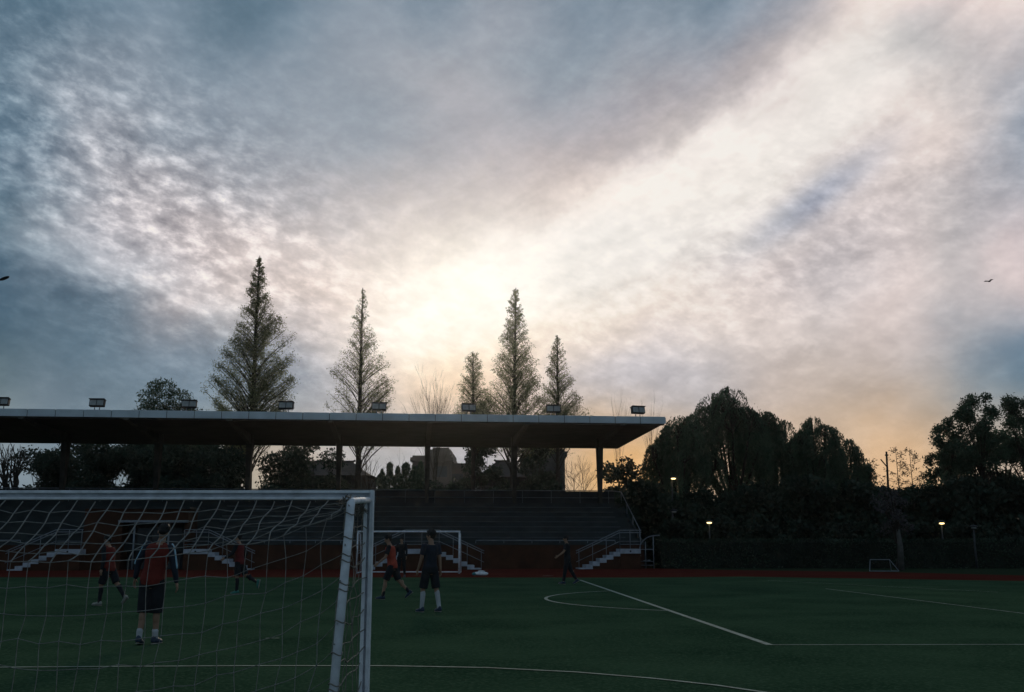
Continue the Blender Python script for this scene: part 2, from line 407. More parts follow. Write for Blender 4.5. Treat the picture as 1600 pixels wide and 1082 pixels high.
M_ROPED = mat('dirty_net_rope', (.20, .185, .16), .9, .4, 15)
gp = P(577, 780, 9.72)
near_goal = empty('football_goal', (gp.x, 9.72, .02)); tag(near_goal, 'near white metal goal seen from behind through its net', 'football goal', 'football goals on the turf')
GW, GH, TD, BD, GR = 5.0, 1.93, 1.13, 1.78, .045
goal(near_goal, GW, GH, TD, BD, GR)
rn = random.Random(7)
def hang_u(u): return max(0.0, 1-((u-GW/2)/(GW/2))**2)
def bend(u):
    s = .50*hang_u(u)**.7
    return Vector((-u, -(TD-.04)+.20*hang_u(u)**.8, GH-.115-s))
def bottom(u): 
    return Vector((-u, -BD+.05+.45*hang_u(u)**.6, .03))
NU = 29; us = [GW*(i+.25)/NU for i in range(NU)]
ji = {}
def jit(i, j, a):
    if (i, j) not in ji: ji[(i, j)] = Vector((rn.gauss(0, 1), rn.gauss(0, 1)*.6, rn.gauss(0, 1)))
    return ji[(i, j)]*a
NR, NB = 6, 10
def netpt(i, j):
    """rope knot: i along the bar, j = 0..NR over the sagging roof, then down the back"""
    u = us[i] if i >= 0 else 0.0
    top = Vector((-u, -GR, GH-.045-.02*abs(math.sin(u*9)))); b = bend(u)
    if j <= NR:
        t = j/NR; p = top.lerp(b, t); p.z -= .045*math.sin(math.pi*t)*hang_u(u)
        p += jit(i, j, .011 if 0 < j else .003); return p
    q = j-NR; leg = GH-.115-.185*q; sagz = b.z-(GH-.115)
    z = max(.03, leg+sagz*(1+.075*q)); near_leg = math.exp(-(u/.35)) + math.exp(-((GW-u)/.35))
    t2 = max(0.0, (b.z-z)/b.z); s = Vector((b.x, b.y-t2*((BD-TD)*near_leg+.10), z))
    return s+jit(i, j, .014)
def spline(ps, k=3):
    out = []
    for i in range(len(ps)-1):
        p0, p1, p2, p3 = ps[max(i-1, 0)], ps[i], ps[i+1], ps[min(i+2, len(ps)-1)]
        for q in range(k):
            t = q/k; out.append(.5*((2*p1)+(p2-p0)*t+(2*p0-5*p1+4*p2-p3)*t*t+(3*p1-p0-3*p2+p3)*t**3))
    out.append(ps[-1]); return out
net = MB()
for i in range(NU):
    net.tube(spline([netpt(i, j) for j in range(NR+1)], 2), .0058, 4, cap=False); net.tube(spline([netpt(i, j) for j in range(NR, NR+NB+1)], 2), .0031, 4, cap=False)
for j in range(1, NR+NB+1):
    rowp = [netpt(i, j) for i in range(NU)]
    z0 = rowp[0].z
    if j <= NR: e0 = Vector((-.03, -GR-(TD-.10)*j/NR, GH-.075-.03*j/NR))
    else:
        zt_ = max(.05, GH-.115-.185*(j-NR)); e0 = Vector((-.03, -TD-(BD-TD)*(1-min(1, zt_/(GH-.2))), zt_))
    net.tube(spline([e0]+rowp, 2), .0048 if j <= NR else .0029, 4, cap=False)
for i in range(NU):       # knots where the cords cross
    for j in range(1, NR+NB): net.ell(netpt(i, j), (.0085, .0075, .0085), None, 5, 3)
net.build('net', M_ROPE, near_goal, True)
# side nets: bunched, wavy, between the post and the sloping back leg
for sx_, sg in ((-.02, 1), (-GW+.02, -1)):
    sn = MB(); K, L = 9, 11; pp = {}
    for a_ in range(K+1):
        for b_ in range(L+1):
            t = a_/K; z = GH-.13-(GH-.16)*b_/L; yb = -(TD+(BD-TD)*(1-z/GH))
            x = sx_-sg*(.055*math.sin(math.pi*t)+rn.uniform(-.018, .018)); pp[a_, b_] = Vector((x, -GR-.01+(yb+GR)*t+rn.uniform(-.03, .03), z-.05*math.sin(math.pi*t)+rn.uniform(-.03, .03)))
    for a_ in range(1, K): sn.tube(spline([pp[a_, b_] for b_ in range(L+1)], 2), .0042, 4, cap=False)
    for b_ in range(L+1): sn.tube(spline([pp[a_, b_] for a_ in range(K+1)], 2), .0052, 4, cap=False)
    for q in range(60):   # frayed tangle round the top corner
        c = Vector((sx_-sg*rn.uniform(0, .05), -rn.uniform(.05, TD), GH-.12+rn.uniform(-.06, .04)))
        sn.tube(spline([c+Vector((rn.gauss(0, .02), rn.gauss(0, .12), rn.gauss(0, .035))) for _ in range(4)], 2), .004, 4, cap=False)
    sn.build('side_net', M_ROPED, near_goal, True)
# net ties round the back leg
tie = MB()
for zt in (1.72, 1.52, 1.38, 1.33, 1.15, 1.10, .86, .62, .40, .36):
    t = (GH-.27-zt)/(GH-.27-.04); y = -(TD+.015)-(BD-TD-.015)*max(0, t)
    ring = [Vector((.043*math.cos(q), y+.043*math.sin(q), zt+.012*math.sin(q*2))) for q in np.linspace(0, 6.283, 13)]
    MB().tube(ring, .005, 4, cap=False).build('net_tie', M_ROPED, near_goal, True)

fb = G(718, 897.5)
far_goal = empty('football_goal', (fb.x, fb.y, .02)); tag(far_goal, 'small far white goal standing on the red track edge before the stand', 'football goal', 'football goals on the turf')
goal(far_goal, 4.95, 2.0, .9, 1.7, .042, square=False)
for o in list(far_goal.children): pass
far_goal.rotation_euler = (0, 0, math.pi)
far_goal.location = (G(557, 897.5).x, fb.y, .02)

# ================================================================== grandstand
TH = R(5.68); dL = Vector((-math.cos(TH), -math.sin(TH), 0)); dB = Vector((-math.sin(TH), math.cos(TH), 0))
O_ = Vector((7.75, 59.6, 0))
def st(s, t, z=0.0): return O_+dL*s+dB*t+Vector((0, 0, z))
def s_at(px, t=0.0, z=1.5):
    u = (px-CX)/F; b = O_+dB*t; dz = z-EYE
    return (b.x-u*(b.y*CP+dz*SP))/(-dL.x+u*dL.y*CP)
stand = empty('grandstand', O_, math.atan2(dL.y, dL.x))
tag(stand, 'covered concrete grandstand with flat roof and brown front wall', 'grandstand')
# local frame: x = along to the left, y = forward (towards camera is +y), z up
def LB(m, s0, s1, t0, t1, z0, z1): return m.box((s0, -t1, z0), (s1, -t0, z1))
SL = 46.0
cs = (s_at(150)+s_at(286))/2
m = MB(); ZT = 1.36
b0, b1 = s_at(288, -1.0), s_at(122, -1.0)
LB(m, 0, b0, 0, .3, 0, ZT); LB(m, b1, SL, 0, .3, 0, ZT)
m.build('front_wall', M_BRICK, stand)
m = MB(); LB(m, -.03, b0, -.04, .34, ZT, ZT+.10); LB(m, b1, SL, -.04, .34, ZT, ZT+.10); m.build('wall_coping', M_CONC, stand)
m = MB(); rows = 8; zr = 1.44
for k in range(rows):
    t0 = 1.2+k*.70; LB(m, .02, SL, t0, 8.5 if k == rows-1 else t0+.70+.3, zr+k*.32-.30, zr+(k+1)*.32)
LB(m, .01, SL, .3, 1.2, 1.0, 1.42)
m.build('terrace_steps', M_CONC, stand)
m = MB()
for k in range(rows-1):
    t0 = 1.2+k*.70+.2; LB(m, .8, b0-1, t0, t0+.26, zr+(k+1)*.32+.02, zr+(k+1)*.32+.07)
m.build('bench_row', mat('seat_plank', (.085, .10, .11), .7, .35, 1.5), stand, bevel=.01)
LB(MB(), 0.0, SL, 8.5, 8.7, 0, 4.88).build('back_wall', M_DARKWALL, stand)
m = MB().add([(0, -.3, 0), (0, -8.5, 0), (0, -8.5, 3.98), (0, -6.3, 3.98), (0, -.3, 1.4), (-.12, -.3, 0), (-.12, -8.5, 0), (-.12, -8.5, 3.98), (-.12, -6.3, 3.98), (-.12, -.3, 1.4)],
   [(0,1,2,3,4), (9,8,7,6,5), (0,5,6,1), (1,6,7,2), (2,7,8,3), (3,8,9,4), (4,9,5,0)])
m.build('side_wall', M_CONC, stand)
def rail(m, pts, r=.025, posts=2.0, z0=None):
    m.tube(pts, r, 6)
m = MB(); zt = 4.0
m.tube([(SL, -8.4, zt+.92), (.4, -8.4, zt+.92), (-.05, -8.3, zt+.9), (-.05, -6.4, zt+.75), (-.05, -1.3, 2.3), (-.05, -1.1, 2.2)], .03, 6)
m.tube([(SL, -8.4, zt+.45), (.4, -8.4, zt+.45), (-.05, -8.3, zt+.45)], .018, 6)
for k in range(24): m.tube([(.4+k*1.95, -8.4, zt), (.4+k*1.95, -8.4, zt+.92)], .02, 6)
for f_ in (0, .33, .66, 1): 
    p = Vector((-.05, -6.4, zt+.75)).lerp(Vector((-.05, -1.3, 2.3)), f_); m.tube([p, p-Vector((0, 0, .8))], .02, 6)
m.build('back_railing', M_RAIL, stand, True)
# front rails with gaps at the stairs
def stair_x(px): return s_at(px, -1.1)
E0s, E1s = stair_x(1001), stair_x(968)       # end stair: landing E0..E1, steps going left (+s) down to 908
m = MB()
gaps = [(-.1, s_at(962)), (stair_x(686)+0, stair_x(630)), (s_at(326), s_at(87))]
cuts = [s_at(962), stair_x(740), stair_x(576), s_at(372), s_at(30), SL]
for a_, b_ in ((cuts[0], cuts[1]-.2), (cuts[2]+.2, cuts[3]), (cuts[4], cuts[5])):
    m = MB()
    for zz_ in (1.62, ): m.tube([(a_, -.15, zz_), (b_, -.15, zz_)], .028, 6)
    n_ = int((b_-a_)/1.4)
    for k in range(n_+1): m.tube([(a_+(b_-a_)*k/n_, -.15, 1.4), (a_+(b_-a_)*k/n_, -.15, 1.6)], .02, 6)
    m.build('front_railing', M_RAIL, stand, True)

def staircase(sa, sb, dirs):
    """landing from sa to sb (s), flights leaving it in dirs (+1: towards +s, -1: towards -s)"""
    root = stand; y0, y1 = .04, 1.25; ZL = 1.14; n = 6; rise = ZL/(n+.4); run = .40
    MB().box((sa+.01, y0, 0), (sb-.01, y1-.03, ZL-.27)).build('stair_wall', M_BRICK, root)
    m = MB().box((sa, y0, ZL-.265), (sb, y1, ZL)); m.build('landing', M_WHITE2, root, bevel=.008)
    mid = (sa+sb)/2; MB().tube([(mid, y1-.05, ZL-.13), (mid, y1+.012, ZL-.13)], .055, 12).build('drain_hole', M_DARKM, root)
    rl = MB()
    ends = {1: sb, -1: sa}
    for sg in dirs:
        e = ends[sg]; m = MB(); w = MB()
        for k in range(n):
            z1 = ZL-(k+1)*rise; x0 = e+sg*(k*run+.002); x1 = e+sg*((k+1)*run)
            m.box((min(x0, x1), y0, z1-rise*1.35), (max(x0, x1), y1, z1))
            if z1-rise*1.35 > .05: w.box((min(x0, x1), y0, 0), (max(x0, x1), y1-.03, z1-rise*1.35-.003))
        # sloping soffit of the stringer
        m.build('stair_flight', M_WHITE2, root, bevel=.006)
        if w.n: w.build('stair_wall', M_BRICK, root)
        top = Vector((e, y1-.05, ZL+1.05)); bot = Vector((e+sg*(n*run+.15), y1-.05, .98+.05))
        for dz in (0, -.13, -.62): rl.tube([top+Vector((0, 0, dz)), bot+Vector((0, 0, dz))], .026 if dz > -.2 else .016, 6)
        for k in range(4):
            p = top.lerp(bot, k/3.2); rl.tube([p, p-Vector((0, 0, 1.05))], .018, 6)
    for dz in (0, -.13, -.62, -.8): rl.tube([(sa+(.02 if -1 in dirs else -.05), y1-.05, ZL+1.05+dz), (sb-.02, y1-.05, ZL+1.05+dz)], .024 if dz > -.2 else .014, 6)
    for k in range(3): x = sa+(sb-sa)*k/2; rl.tube([(x, y1-.05, ZL), (x, y1-.05, ZL+1.05)], .018, 6)
    rl.build('stair_handrail', M_RAIL, root, True)
staircase(stair_x(1000), stair_x(968), (1,))
staircase(stair_x(686), stair_x(632), (1, -1))
staircase(stair_x(326), stair_x(288), (-1,))
staircase(stair_x(128), stair_x(88), (1,))
# portal in the middle of the stand
p0, p1 = stair_x(282), stair_x(183); a0, a1 = b0+.02, b1-.02
m = MB(); ZP = 3.35
m.box((a0, -2.2, 0), (p0, .3, ZP)); m.box((p1, -2.2, 0), (a1, .3, ZP)); m.box((p0, -2.2, 2.62), (p1, .3, ZP-.003))
m.build('portal_wall', M_BRICK, stand)
MB().box((a0-.1, -2.3, ZP+.002), (a1+.1, .42, ZP+.10)).build('portal_roof', M_CONC, stand)
MB().box((p0-.2, .30, 2.60), (p1+.2, .48, 2.72)).build('portal_lintel', M_RAIL, stand)
MB().box((p0, -1.2, 0), (p1, -1.0, 2.61)).build('portal_back_wall', M_DARKWALL, stand)
for px in (208, 262):
    x = s_at(px, -.3); MB().tube([(x, .2, 0), (x, .2, 2.6)], .05, 8).build('portal_post', M_RAIL, stand, True)
for k in range(3):
    m = MB(); x = p0+.4+k*(p1-p0-.8)/3; m.box((x, -.99, .05), (x+(p1-p0-.8)/3-.12, -.95, 2.3))
    m.build('portal_door', M_GLASS, stand)
# roof
RS0 = -1.38; HF, HB, RD = 8.50, 8.27, 14.0
def RB(m, s0, s1, t0, t1, za0, zb0, za1, zb1):
    return m.add([(s0,-t0,za0),(s1,-t0,za0),(s1,-t1,za1),(s0,-t1,za1),(s0,-t0,zb0),(s1,-t0,zb0),(s1,-t1,zb1),(s0,-t1,zb1)],
                 [(0,1,2,3),(7,6,5,4),(0,4,5,1),(1,5,6,2),(2,6,7,3),(3,7,4,0)])
RF = -.35      # roof front line relative to the wall
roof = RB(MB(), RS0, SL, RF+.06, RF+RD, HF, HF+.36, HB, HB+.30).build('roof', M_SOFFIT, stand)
fm = MB(); k = 0; s = RS0-.03
while s < SL:
    e_ = min(s+1.53, SL); fm.box((s, -RF-.055, HF-.02), (e_-.035, -RF, HF+.40)); s = e_
fm.box((RS0-.08, -RF-RD, HF+.02), (RS0-.035, -RF-.06, HF+.34))
fm.build('fascia', M_FASCIA, roof, bevel=.006)
MB().box((RS0, -RF-.3, HF-.10), (SL, -RF-.15, HF-.005)).build('gutter', M_COLUMN, roof)
TC = 7.4
cpx = [960, 810, 660, 502, 344, 180]
csx = [s_at(px, RF, HF) for px in cpx]; stepc = (csx[-2]-csx[0])/4
csx = [s_at(937, TC, 6)+stepc*i for i in range(8)]
for x in csx:
    m = MB()
    for (hx, y0_, y1_, z0_, z1_) in ((.13, -TC-.16, -TC+.16, 3.8, 8.27),):
        # shaft widening to the top
        a_ = .10; b_ = .20
        m.add([(x-a_,-TC-.17,3.7),(x+a_,-TC-.17,3.7),(x+a_,-TC+.17,3.7),(x-a_,-TC+.17,3.7),
               (x-b_,-TC-.35,8.36),(x+b_,-TC-.35,8.36),(x+b_,-TC+.5,8.36),(x-b_,-TC+.5,8.36)],
              [(0,3,2,1),(4,5,6,7),(0,1,5,4),(1,2,6,5),(2,3,7,6),(3,0,4,7)])
    m.build('column', M_COLUMN, stand, bevel=.02)
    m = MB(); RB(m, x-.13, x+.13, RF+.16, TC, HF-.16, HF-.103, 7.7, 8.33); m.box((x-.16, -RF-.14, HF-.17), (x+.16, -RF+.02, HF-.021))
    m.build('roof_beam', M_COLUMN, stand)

# floodlights on the roof edge
def make_flood():
    r = empty('floodlight'); m = MB()
    T = Matrix.Translation((0, 0, .42))@Matrix.Rotation(R(-12), 4, 'X')
    m.box((-.42, -.16, -.20), (.42, .12, .20), T); m.build('housing', M_DARKM, r, bevel=.03)
    g_ = MB(); g_.box((-.38, -.17, -.16), (-.02, -.162, .16), T); g_.box((.02, -.17, -.16), (.38, -.162, .16), T); g_.build('lamp_glass', M_GREYM, r)
    v_ = MB().box((-.44, -.26, .20), (.44, .12, .222), T); v_.build('visor', M_DARKM, r)
    l_ = MB()
    for x in (-.14, .14): l_.tube([(x, 0, 0), (x, 0, .34)], .025, 6)
    l_.box((-.2, -.06, 0), (.2, .06, .02)); l_.build('bracket', M_RAIL, r, True)
    return r
def copy_tree(o, parent=None):
    c = o.copy(); COL.objects.link(c); c.parent = parent
    for ch in o.children: copy_tree(ch, c)
    return c
fl = make_flood()
fpx = [(997, 'rightmost, near the end corner of the roof'), (865, 'in front of the smallest right conifer'), (732, 'below the short conifer'), (592, 'beside the pale second conifer'),
       (447, 'at the right foot of the tallest conifer'), (295, 'beside the round leafy tree'), (151, 'alone against grey sky, left of the round tree'), (1, 'cut by the left picture edge')]
for i, (px, lb) in enumerate(fpx):
    o = fl if i == 0 else copy_tree(fl)
    q = st(s_at(px, RF+.15, HF+.4), RF+.2, HF+.362); o.location = q; o.rotation_euler = (0, 0, TH+R([12, -5, 8, 0, -8, 5, -3, 0][i]))
    tag(o, 'roof floodlight '+lb, 'floodlight', 'floodlights along the grandstand roof')

# curved steel shelter at the right end of the stand
sh = empty('bench_shelter', G(1012, 889), R(-8)); tag(sh, 'curved tube frame of a small shelter at the right end of the stand', 'shelter')
arc = [Vector((-.45+.92*(1-math.cos(t)), 0, 1.05+.85*math.sin(t))) for t in np.linspace(0, math.pi/2, 9)]
for y in (0, 1.9):
    m = MB(); m.tube([(-.45, y, 0)]+[p+Vector((0, y, 0)) for p in arc]+[(.75, y, 1.92)], .026, 7); m.tube([(.36, y, 0), (.36, y, 1.9)], .026, 7)
    m.tube([(-.45, y, 1.1), (.36, y, 1.1)], .018, 6); m.tube([(-.1, y, 0), (-.1, y, 1.55)], .015, 6)
    m.build('side_frame', M_RAIL, sh, True)
for x, z, w in ((-.15, .46, .17), (.08, .46, .17), (-.38, .75, .03)):
    MB().box((x-w/2, .003, z-.02), (x+w/2, 1.897, z+.02)).build('bench_slat', M_RAIL, sh, bevel=.005)
for z_ in (.2, .42): MB().tube([(-.45, 0, z_), (.36, 0, z_)], .015, 6).build('cross_rail', M_RAIL, sh, True)
MB().tube([(-.45, 0, 1.05), (-.45, 1.9, 1.05)], .02, 6).build('top_rail', M_RAIL, sh, True); MB().tube([(.47, 0, 1.9), (.47, 1.9, 1.9)], .02, 6).build('top_rail', M_RAIL, sh, True)

# ================================================================== trees
def gxy(px, Y):
    p = P(px, 860, Y); return p.x, Y
def trunk_tube(m, H, r0, lean=(0, 0), top=.02, n=9, seed=0, h0=0.0):
    rr = random.Random(seed); ps, rs = [], []
    for i in range(12):
        t = i/11; ps.append(Vector((lean[0]*t+rr.gauss(0, .04)*(1-t), lean[1]*t, h0+(H-h0)*t))); rs.append(r0*(1-t)**.85+top)
    rs[0] *= 1.25
    m.tube(ps, rs, n); return ps

def conifer(px, Y, top_px, top_y, wid, h0, label, seed, dens=1.0, green=M_LEAF, profile=.92):
    """dawn redwood: straight mast, rising branches, thin feathery foliage"""
    x, _ = gxy(px, Y); T = P(top_px, top_y, Y); H = T.z; lean = (T.x-x, 0)
    root = empty('conifer_tree', (x, Y, 0)); tag(root, label, 'tree', 'tall conifers behind the grandstand')
    rn = random.Random(seed); rg = np.random.default_rng(seed)
    m = MB(); trunk_tube(m, H, H*.0125, lean, .03, seed=seed); m.build('trunk', M_BARK, root, True)
    Rm = wid/2*Y/F*.99
    bm = MB(); C = []
    lob = [(rn.uniform(0, 6.28), rn.uniform(h0, H*.75), rn.uniform(.10, .30)) for _ in range(9)]
    nb = int(190*dens)
    for i in range(nb):
        t = ((i+rn.random())/nb)**1.05; hz = h0+(H-h0)*t*.985
        ph = rn.uniform(0, 6.283)
        r = Rm*max(0.0, 1-(hz-h0)/(H-h0))**profile+.04
        for (lp, lh, la) in lob:
            dp = math.cos(ph-lp); r *= 1+la*max(0, dp)**3*math.exp(-((hz-lh)/2.0)**2)*1.3
        r *= rn.uniform(.80, 1.05)
        rise = r*(1.15-.35*t)*rn.uniform(.8, 1.2); hs = max(h0*.6, hz-rise)
        dx, dy = math.cos(ph), math.sin(ph)
        def at(q): 
            z = hs+(hz-hs)*(q**.8); k_ = z/H
            return Vector((dx*r*q+lean[0]*k_, dy*r*q, z))
        ps = [at(q) for q in (0, .3, .6, .85, 1)]
        br = .012+.011*r
        bm.tube(ps, [br*1.4, br, br*.7, br*.45, br*.25], 3, cap=False)
        for q in np.linspace(.28, 1.0, max(3, int(3+r*2.0))):
            c = at(q); L = min(.20+.22*r*(1.15-q), .05+.45*r)*rn.uniform(.7, 1.2)
            d = Vector((rn.gauss(0, 1), rn.gauss(0, 1), rn.uniform(.0, 1.4))).normalized()
            e_ = c+d*L; bm.tube([c, e_], [br*.35, .006], 3, cap=False)
            nl_ = int(rn.uniform(9, 26)*(.35+q*.95)*min(1.25, .35+.45*r)*dens)
            pp_ = rg.uniform(0, 1, (nl_, 1))
            C.append(np.array(c)+pp_*np.array(e_-c)*1.1+rg.normal(0, min(.19, .02+.10*r), (nl_, 3)))
    bm.build('branches', M_BARK, root)
    C = np.concatenate(C); quads('foliage', leafquads(C, rg, .165, .062, .15), green, root)
    return root

def willow(px, Y, top_y, wid, label, seed, dens=1.0, zmin=1.5, cat='tree', name='willow_tree', group='weeping trees right of the stand'):
    x, _ = gxy(px, Y); H = P(px, top_y, Y).z; Rm = wid/2*Y/F
    root = empty(name, (x, Y, 0)); tag(root, label, cat, group)
    rn = random.Random(seed); rg = np.random.default_rng(seed)
    m = MB(); hb = H*.32; trunk_tube(m, hb, Rm*.07+.08, (rn.uniform(-.3, .3), 0), .12, seed=seed); m.build('trunk', M_BARK, root, True)
    bm = MB(); V = []
    heads = []
    for k in range(15):
        ph = k*2.4+rn.uniform(-.3, .3); rr_ = Rm*(0 if k == 0 else rn.uniform(.25, .80)); hz = H*(.86 if k == 0 else rn.uniform(.84, .92)-.42*(rr_/Rm)**1.6)
        e_ = Vector((math.cos(ph)*rr_, math.sin(ph)*rr_, hz)); heads.append((e_, Rm*(.50 if k == 0 else rn.uniform(.26, .44)), H*rn.uniform(.08, .14)))
        b0_ = Vector((0, 0, hb*.9)); mid = b0_.lerp(e_, .5)+Vector((0, 0, -H*.03))
        bm.tube(spline([b0_, mid, e_], 4), [.16-.014*i_ for i_ in range(9)], 5, cap=False)
    ns = int(800*dens)
    bun = [[(rn.uniform(0, 6.283), rn.uniform(.65, 1.25)) for _ in range(8)] for _ in range(15)]
    for i in range(ns):
        hi = int(rn.random()*15); c, rh, rv = heads[hi]; ph, bl = bun[hi][int(rn.random()*7)]
        ph += rn.gauss(0, .17); q = rn.random()**.45
        out = Vector((math.cos(ph), math.sin(ph), 0)); s0_ = c+out*rh*q*.5+Vector((0, 0, rv*math.sqrt(max(0, 1-q*q))))
        if s0_.z > H-.2: s0_.z = H-rn.uniform(.1, .5)
        L = bl*rn.uniform(.16, .36)*H*(.5+.6*q); sp = rh*q*rn.uniform(.35, .75)
        n_ = int(L/.16)+2; pts_ = []
        sw_ = rn.uniform(-.15, .15)
        for j in range(n_):
            t = j/(n_-1); drop = (t*1.15-.10*math.sin(math.pi*min(1, t*3)))*L if t > .08 else -.03*L*t
            p = s0_+out*sp*(1-math.exp(-t*4))+Vector((sw_*t*t, 0, -max(drop, -.2)))
            if p.z < zmin: break
            pts_.append(p)
        if len(pts_) < 3: continue
        if i % 3 == 0: bm.tube([c, s0_, pts_[len(pts_)//3]], [.03, .02, .01], 3, cap=False)
        a_ = np.array(pts_); a_ = np.repeat(a_, 2, axis=0); a_ = a_+rg.normal(0, .05, a_.shape)
        V.append(leafquads(a_, rg, .24, .062, .75))
    bm.build('branches', M_BARK, root)
    quads('foliage', np.concatenate(V), M_WILLOW, root)
    return root

def bushy(name, px, Y, top_y, wid, base_h, label, seed, n=9000, leaf=(.26, .15), m_leaf=M_BUSH, clumps=26, cat='tree', group=None, bark=True, z0=0.0, dep=1.0, hollow=.55):
    x, _ = gxy(px, Y); H = P(px, top_y, Y).z; Rm = wid/2*Y/F
    root = empty(name, (x, Y, z0)); tag(root, label, cat, group)
    rn = random.Random(seed); rg = np.random.default_rng(seed)
    bm = MB(); C = []
    if bark: trunk_tube(bm, max(.5, H*.6), .05+Rm*.05, (rn.uniform(-.3, .3), 0), .04, seed=seed)
    wsum = 0; cl = []
    for k in range(clumps):
        t = rn.random(); ph = rn.uniform(0, 6.283); z = base_h+(H-base_h)*(.12+.78*t)
        rmax = Rm*math.sqrt(max(.05, 1-(2*(z-base_h)/(H-base_h)-.9)**2*.85)); r = rmax*math.sqrt(rn.random())*.78
        cr = Rm*rn.uniform(.20, .36); 
        if z+cr*.8 > H: z = H-cr*.8
        c = Vector((math.cos(ph)*r, math.sin(ph)*r*dep, z)); cl.append((c, cr)); wsum += cr**2
        if bark:
            b0_ = Vector((0, 0, min(base_h+.3, z*.6))); bm.tube([b0_, b0_.lerp(c, .5)+Vector((0, 0, .15)), c], [.03+Rm*.02, .03, .015], 4, cap=False)
            for _ in range(5):
                d = Vector((rn.gauss(0, 1), rn.gauss(0, 1), rn.gauss(.3, 1))).normalized()*cr; bm.tube([c, c+d], [.018, .006], 3, cap=False)
    for c, cr in cl:
        k_ = int(n*cr*cr/wsum); d = rg.normal(size=(k_, 3)); d /= np.linalg.norm(d, axis=1)[:, None]
        rad = cr*(hollow+(1.05-hollow)*rg.random((k_, 1))**.7)*(1+.15*rg.normal(size=(k_, 1)))
        C.append(np.array(c)+d*rad*np.array([1, 1, .85]))
    if bark: bm.build('trunk', M_BARK, root)
    C = np.concatenate(C); C = C[C[:, 2] > .02]
    quads('foliage' if bark else 'leaves', leafquads(C, rg, leaf[0], leaf[1]), m_leaf, root)
    return root

def bare(px, Y, top_y, wid, label, seed, name='bare_tree', depth=5, r0=.10, up=.8, fork=.35, group='bare trees behind the grandstand', stems=1):
    x, _ = gxy(px, Y); H = P(px, top_y, Y).z
    root = empty(name, (x, Y, 0)); tag(root, label, 'tree', group)
    rn = random.Random(seed); tr = MB(); m = MB(); Rm = wid/2*Y/F
    def grow(p, d, L, r, lv):
        e_ = p+d*L*.5+Vector((rn.gauss(0, .03), rn.gauss(0, .03), 0))*L; f_ = p+d*L
        m.tube([p, e_, f_], [r, r*.8, r*.62], 4 if lv < 2 else 3, cap=False)
        if lv >= depth: return
        for k in range(3 if lv < 3 else 2+int(rn.random() < .5)):
            q = p.lerp(f_, rn.uniform(.45, 1)) if k else f_
            nd = (d+Vector((rn.gauss(0, fork), rn.gauss(0, fork), rn.uniform(0, .25)*up))).normalized()
            grow(q, nd, L*rn.uniform(.55, .85), max(.009, r*.6), lv+1)
    base = H*.28
    tr.tube([(0, 0, 0), (0, 0, base)], [r0*1.2, r0], 7)
    for s_ in range(stems*3):
        ph = rn.uniform(0, 6.28); sp = Rm/H*1.25
        grow(Vector((0, 0, base*rn.uniform(.75, 1))), Vector((math.cos(ph)*sp*rn.uniform(.2, 1), math.sin(ph)*sp, 1)).normalized(), H*.26, r0*.62, 1)
    tr.build('trunk', M_BARK, root, True)
    b_ = m.build('branches', M_BARK, root)
    zs = max(v[2] for v in m.v); xs = sorted(abs(v[0]) for v in m.v)[int(len(m.v)*.985)]
    kz = (H-base)/(zs-base)
    kx = Rm/xs
    for v in b_.data.vertices: v.co.x *= kx; v.co.y *= kx; v.co.z = base+(v.co.z-base)*kz if v.co.z > base else v.co.z
    return root

# the row of conifers
conifer(383, 84, 406, 400, 132, 10.8, 'tallest dark conifer left of centre behind the stand roof', 11, 1.5)
conifer(556, 92, 567, 450, 106, 11.8, 'slender sparse conifer, second from the left, pale in the glow', 12, .9)
conifer(739, 96, 739, 549, 60, 12.0, 'shortest conifer, blunt topped, beside the bare twiggy tree', 13, .95, profile=.55)
conifer(800, 90, 806, 450, 92, 11.5, 'broad pointed conifer in the middle against the brightest sky', 14, 1.25, profile=.78)
conifer(872, 95, 871, 524, 68, 12.0, 'smallest pointed conifer just right of the middle conifer', 15, .95, profile=.75)
# round leafy tree and low tops over the roof
bushy('leafy_tree', 251, 86, 583, 118, 7.0, 'round leafy tree showing above the left part of the roof', 21, 15000, (.22, .10), M_WILLOW, 26, group='leafy trees behind the grandstand')
bare(677, 96, 563, 74, 'bare twiggy tree between the second and the shortest conifer', 31, depth=6, fork=.22, r0=.12, stems=2)
bare(968, 88, 606, 40, 'bare thin tree behind the right end of the roof, left one of two', 32, depth=5, fork=.2, r0=.07)
bare(1024, 84, 606, 40, 'bare thin tree between roof corner and big willow', 33, depth=5, fork=.2, r0=.07)
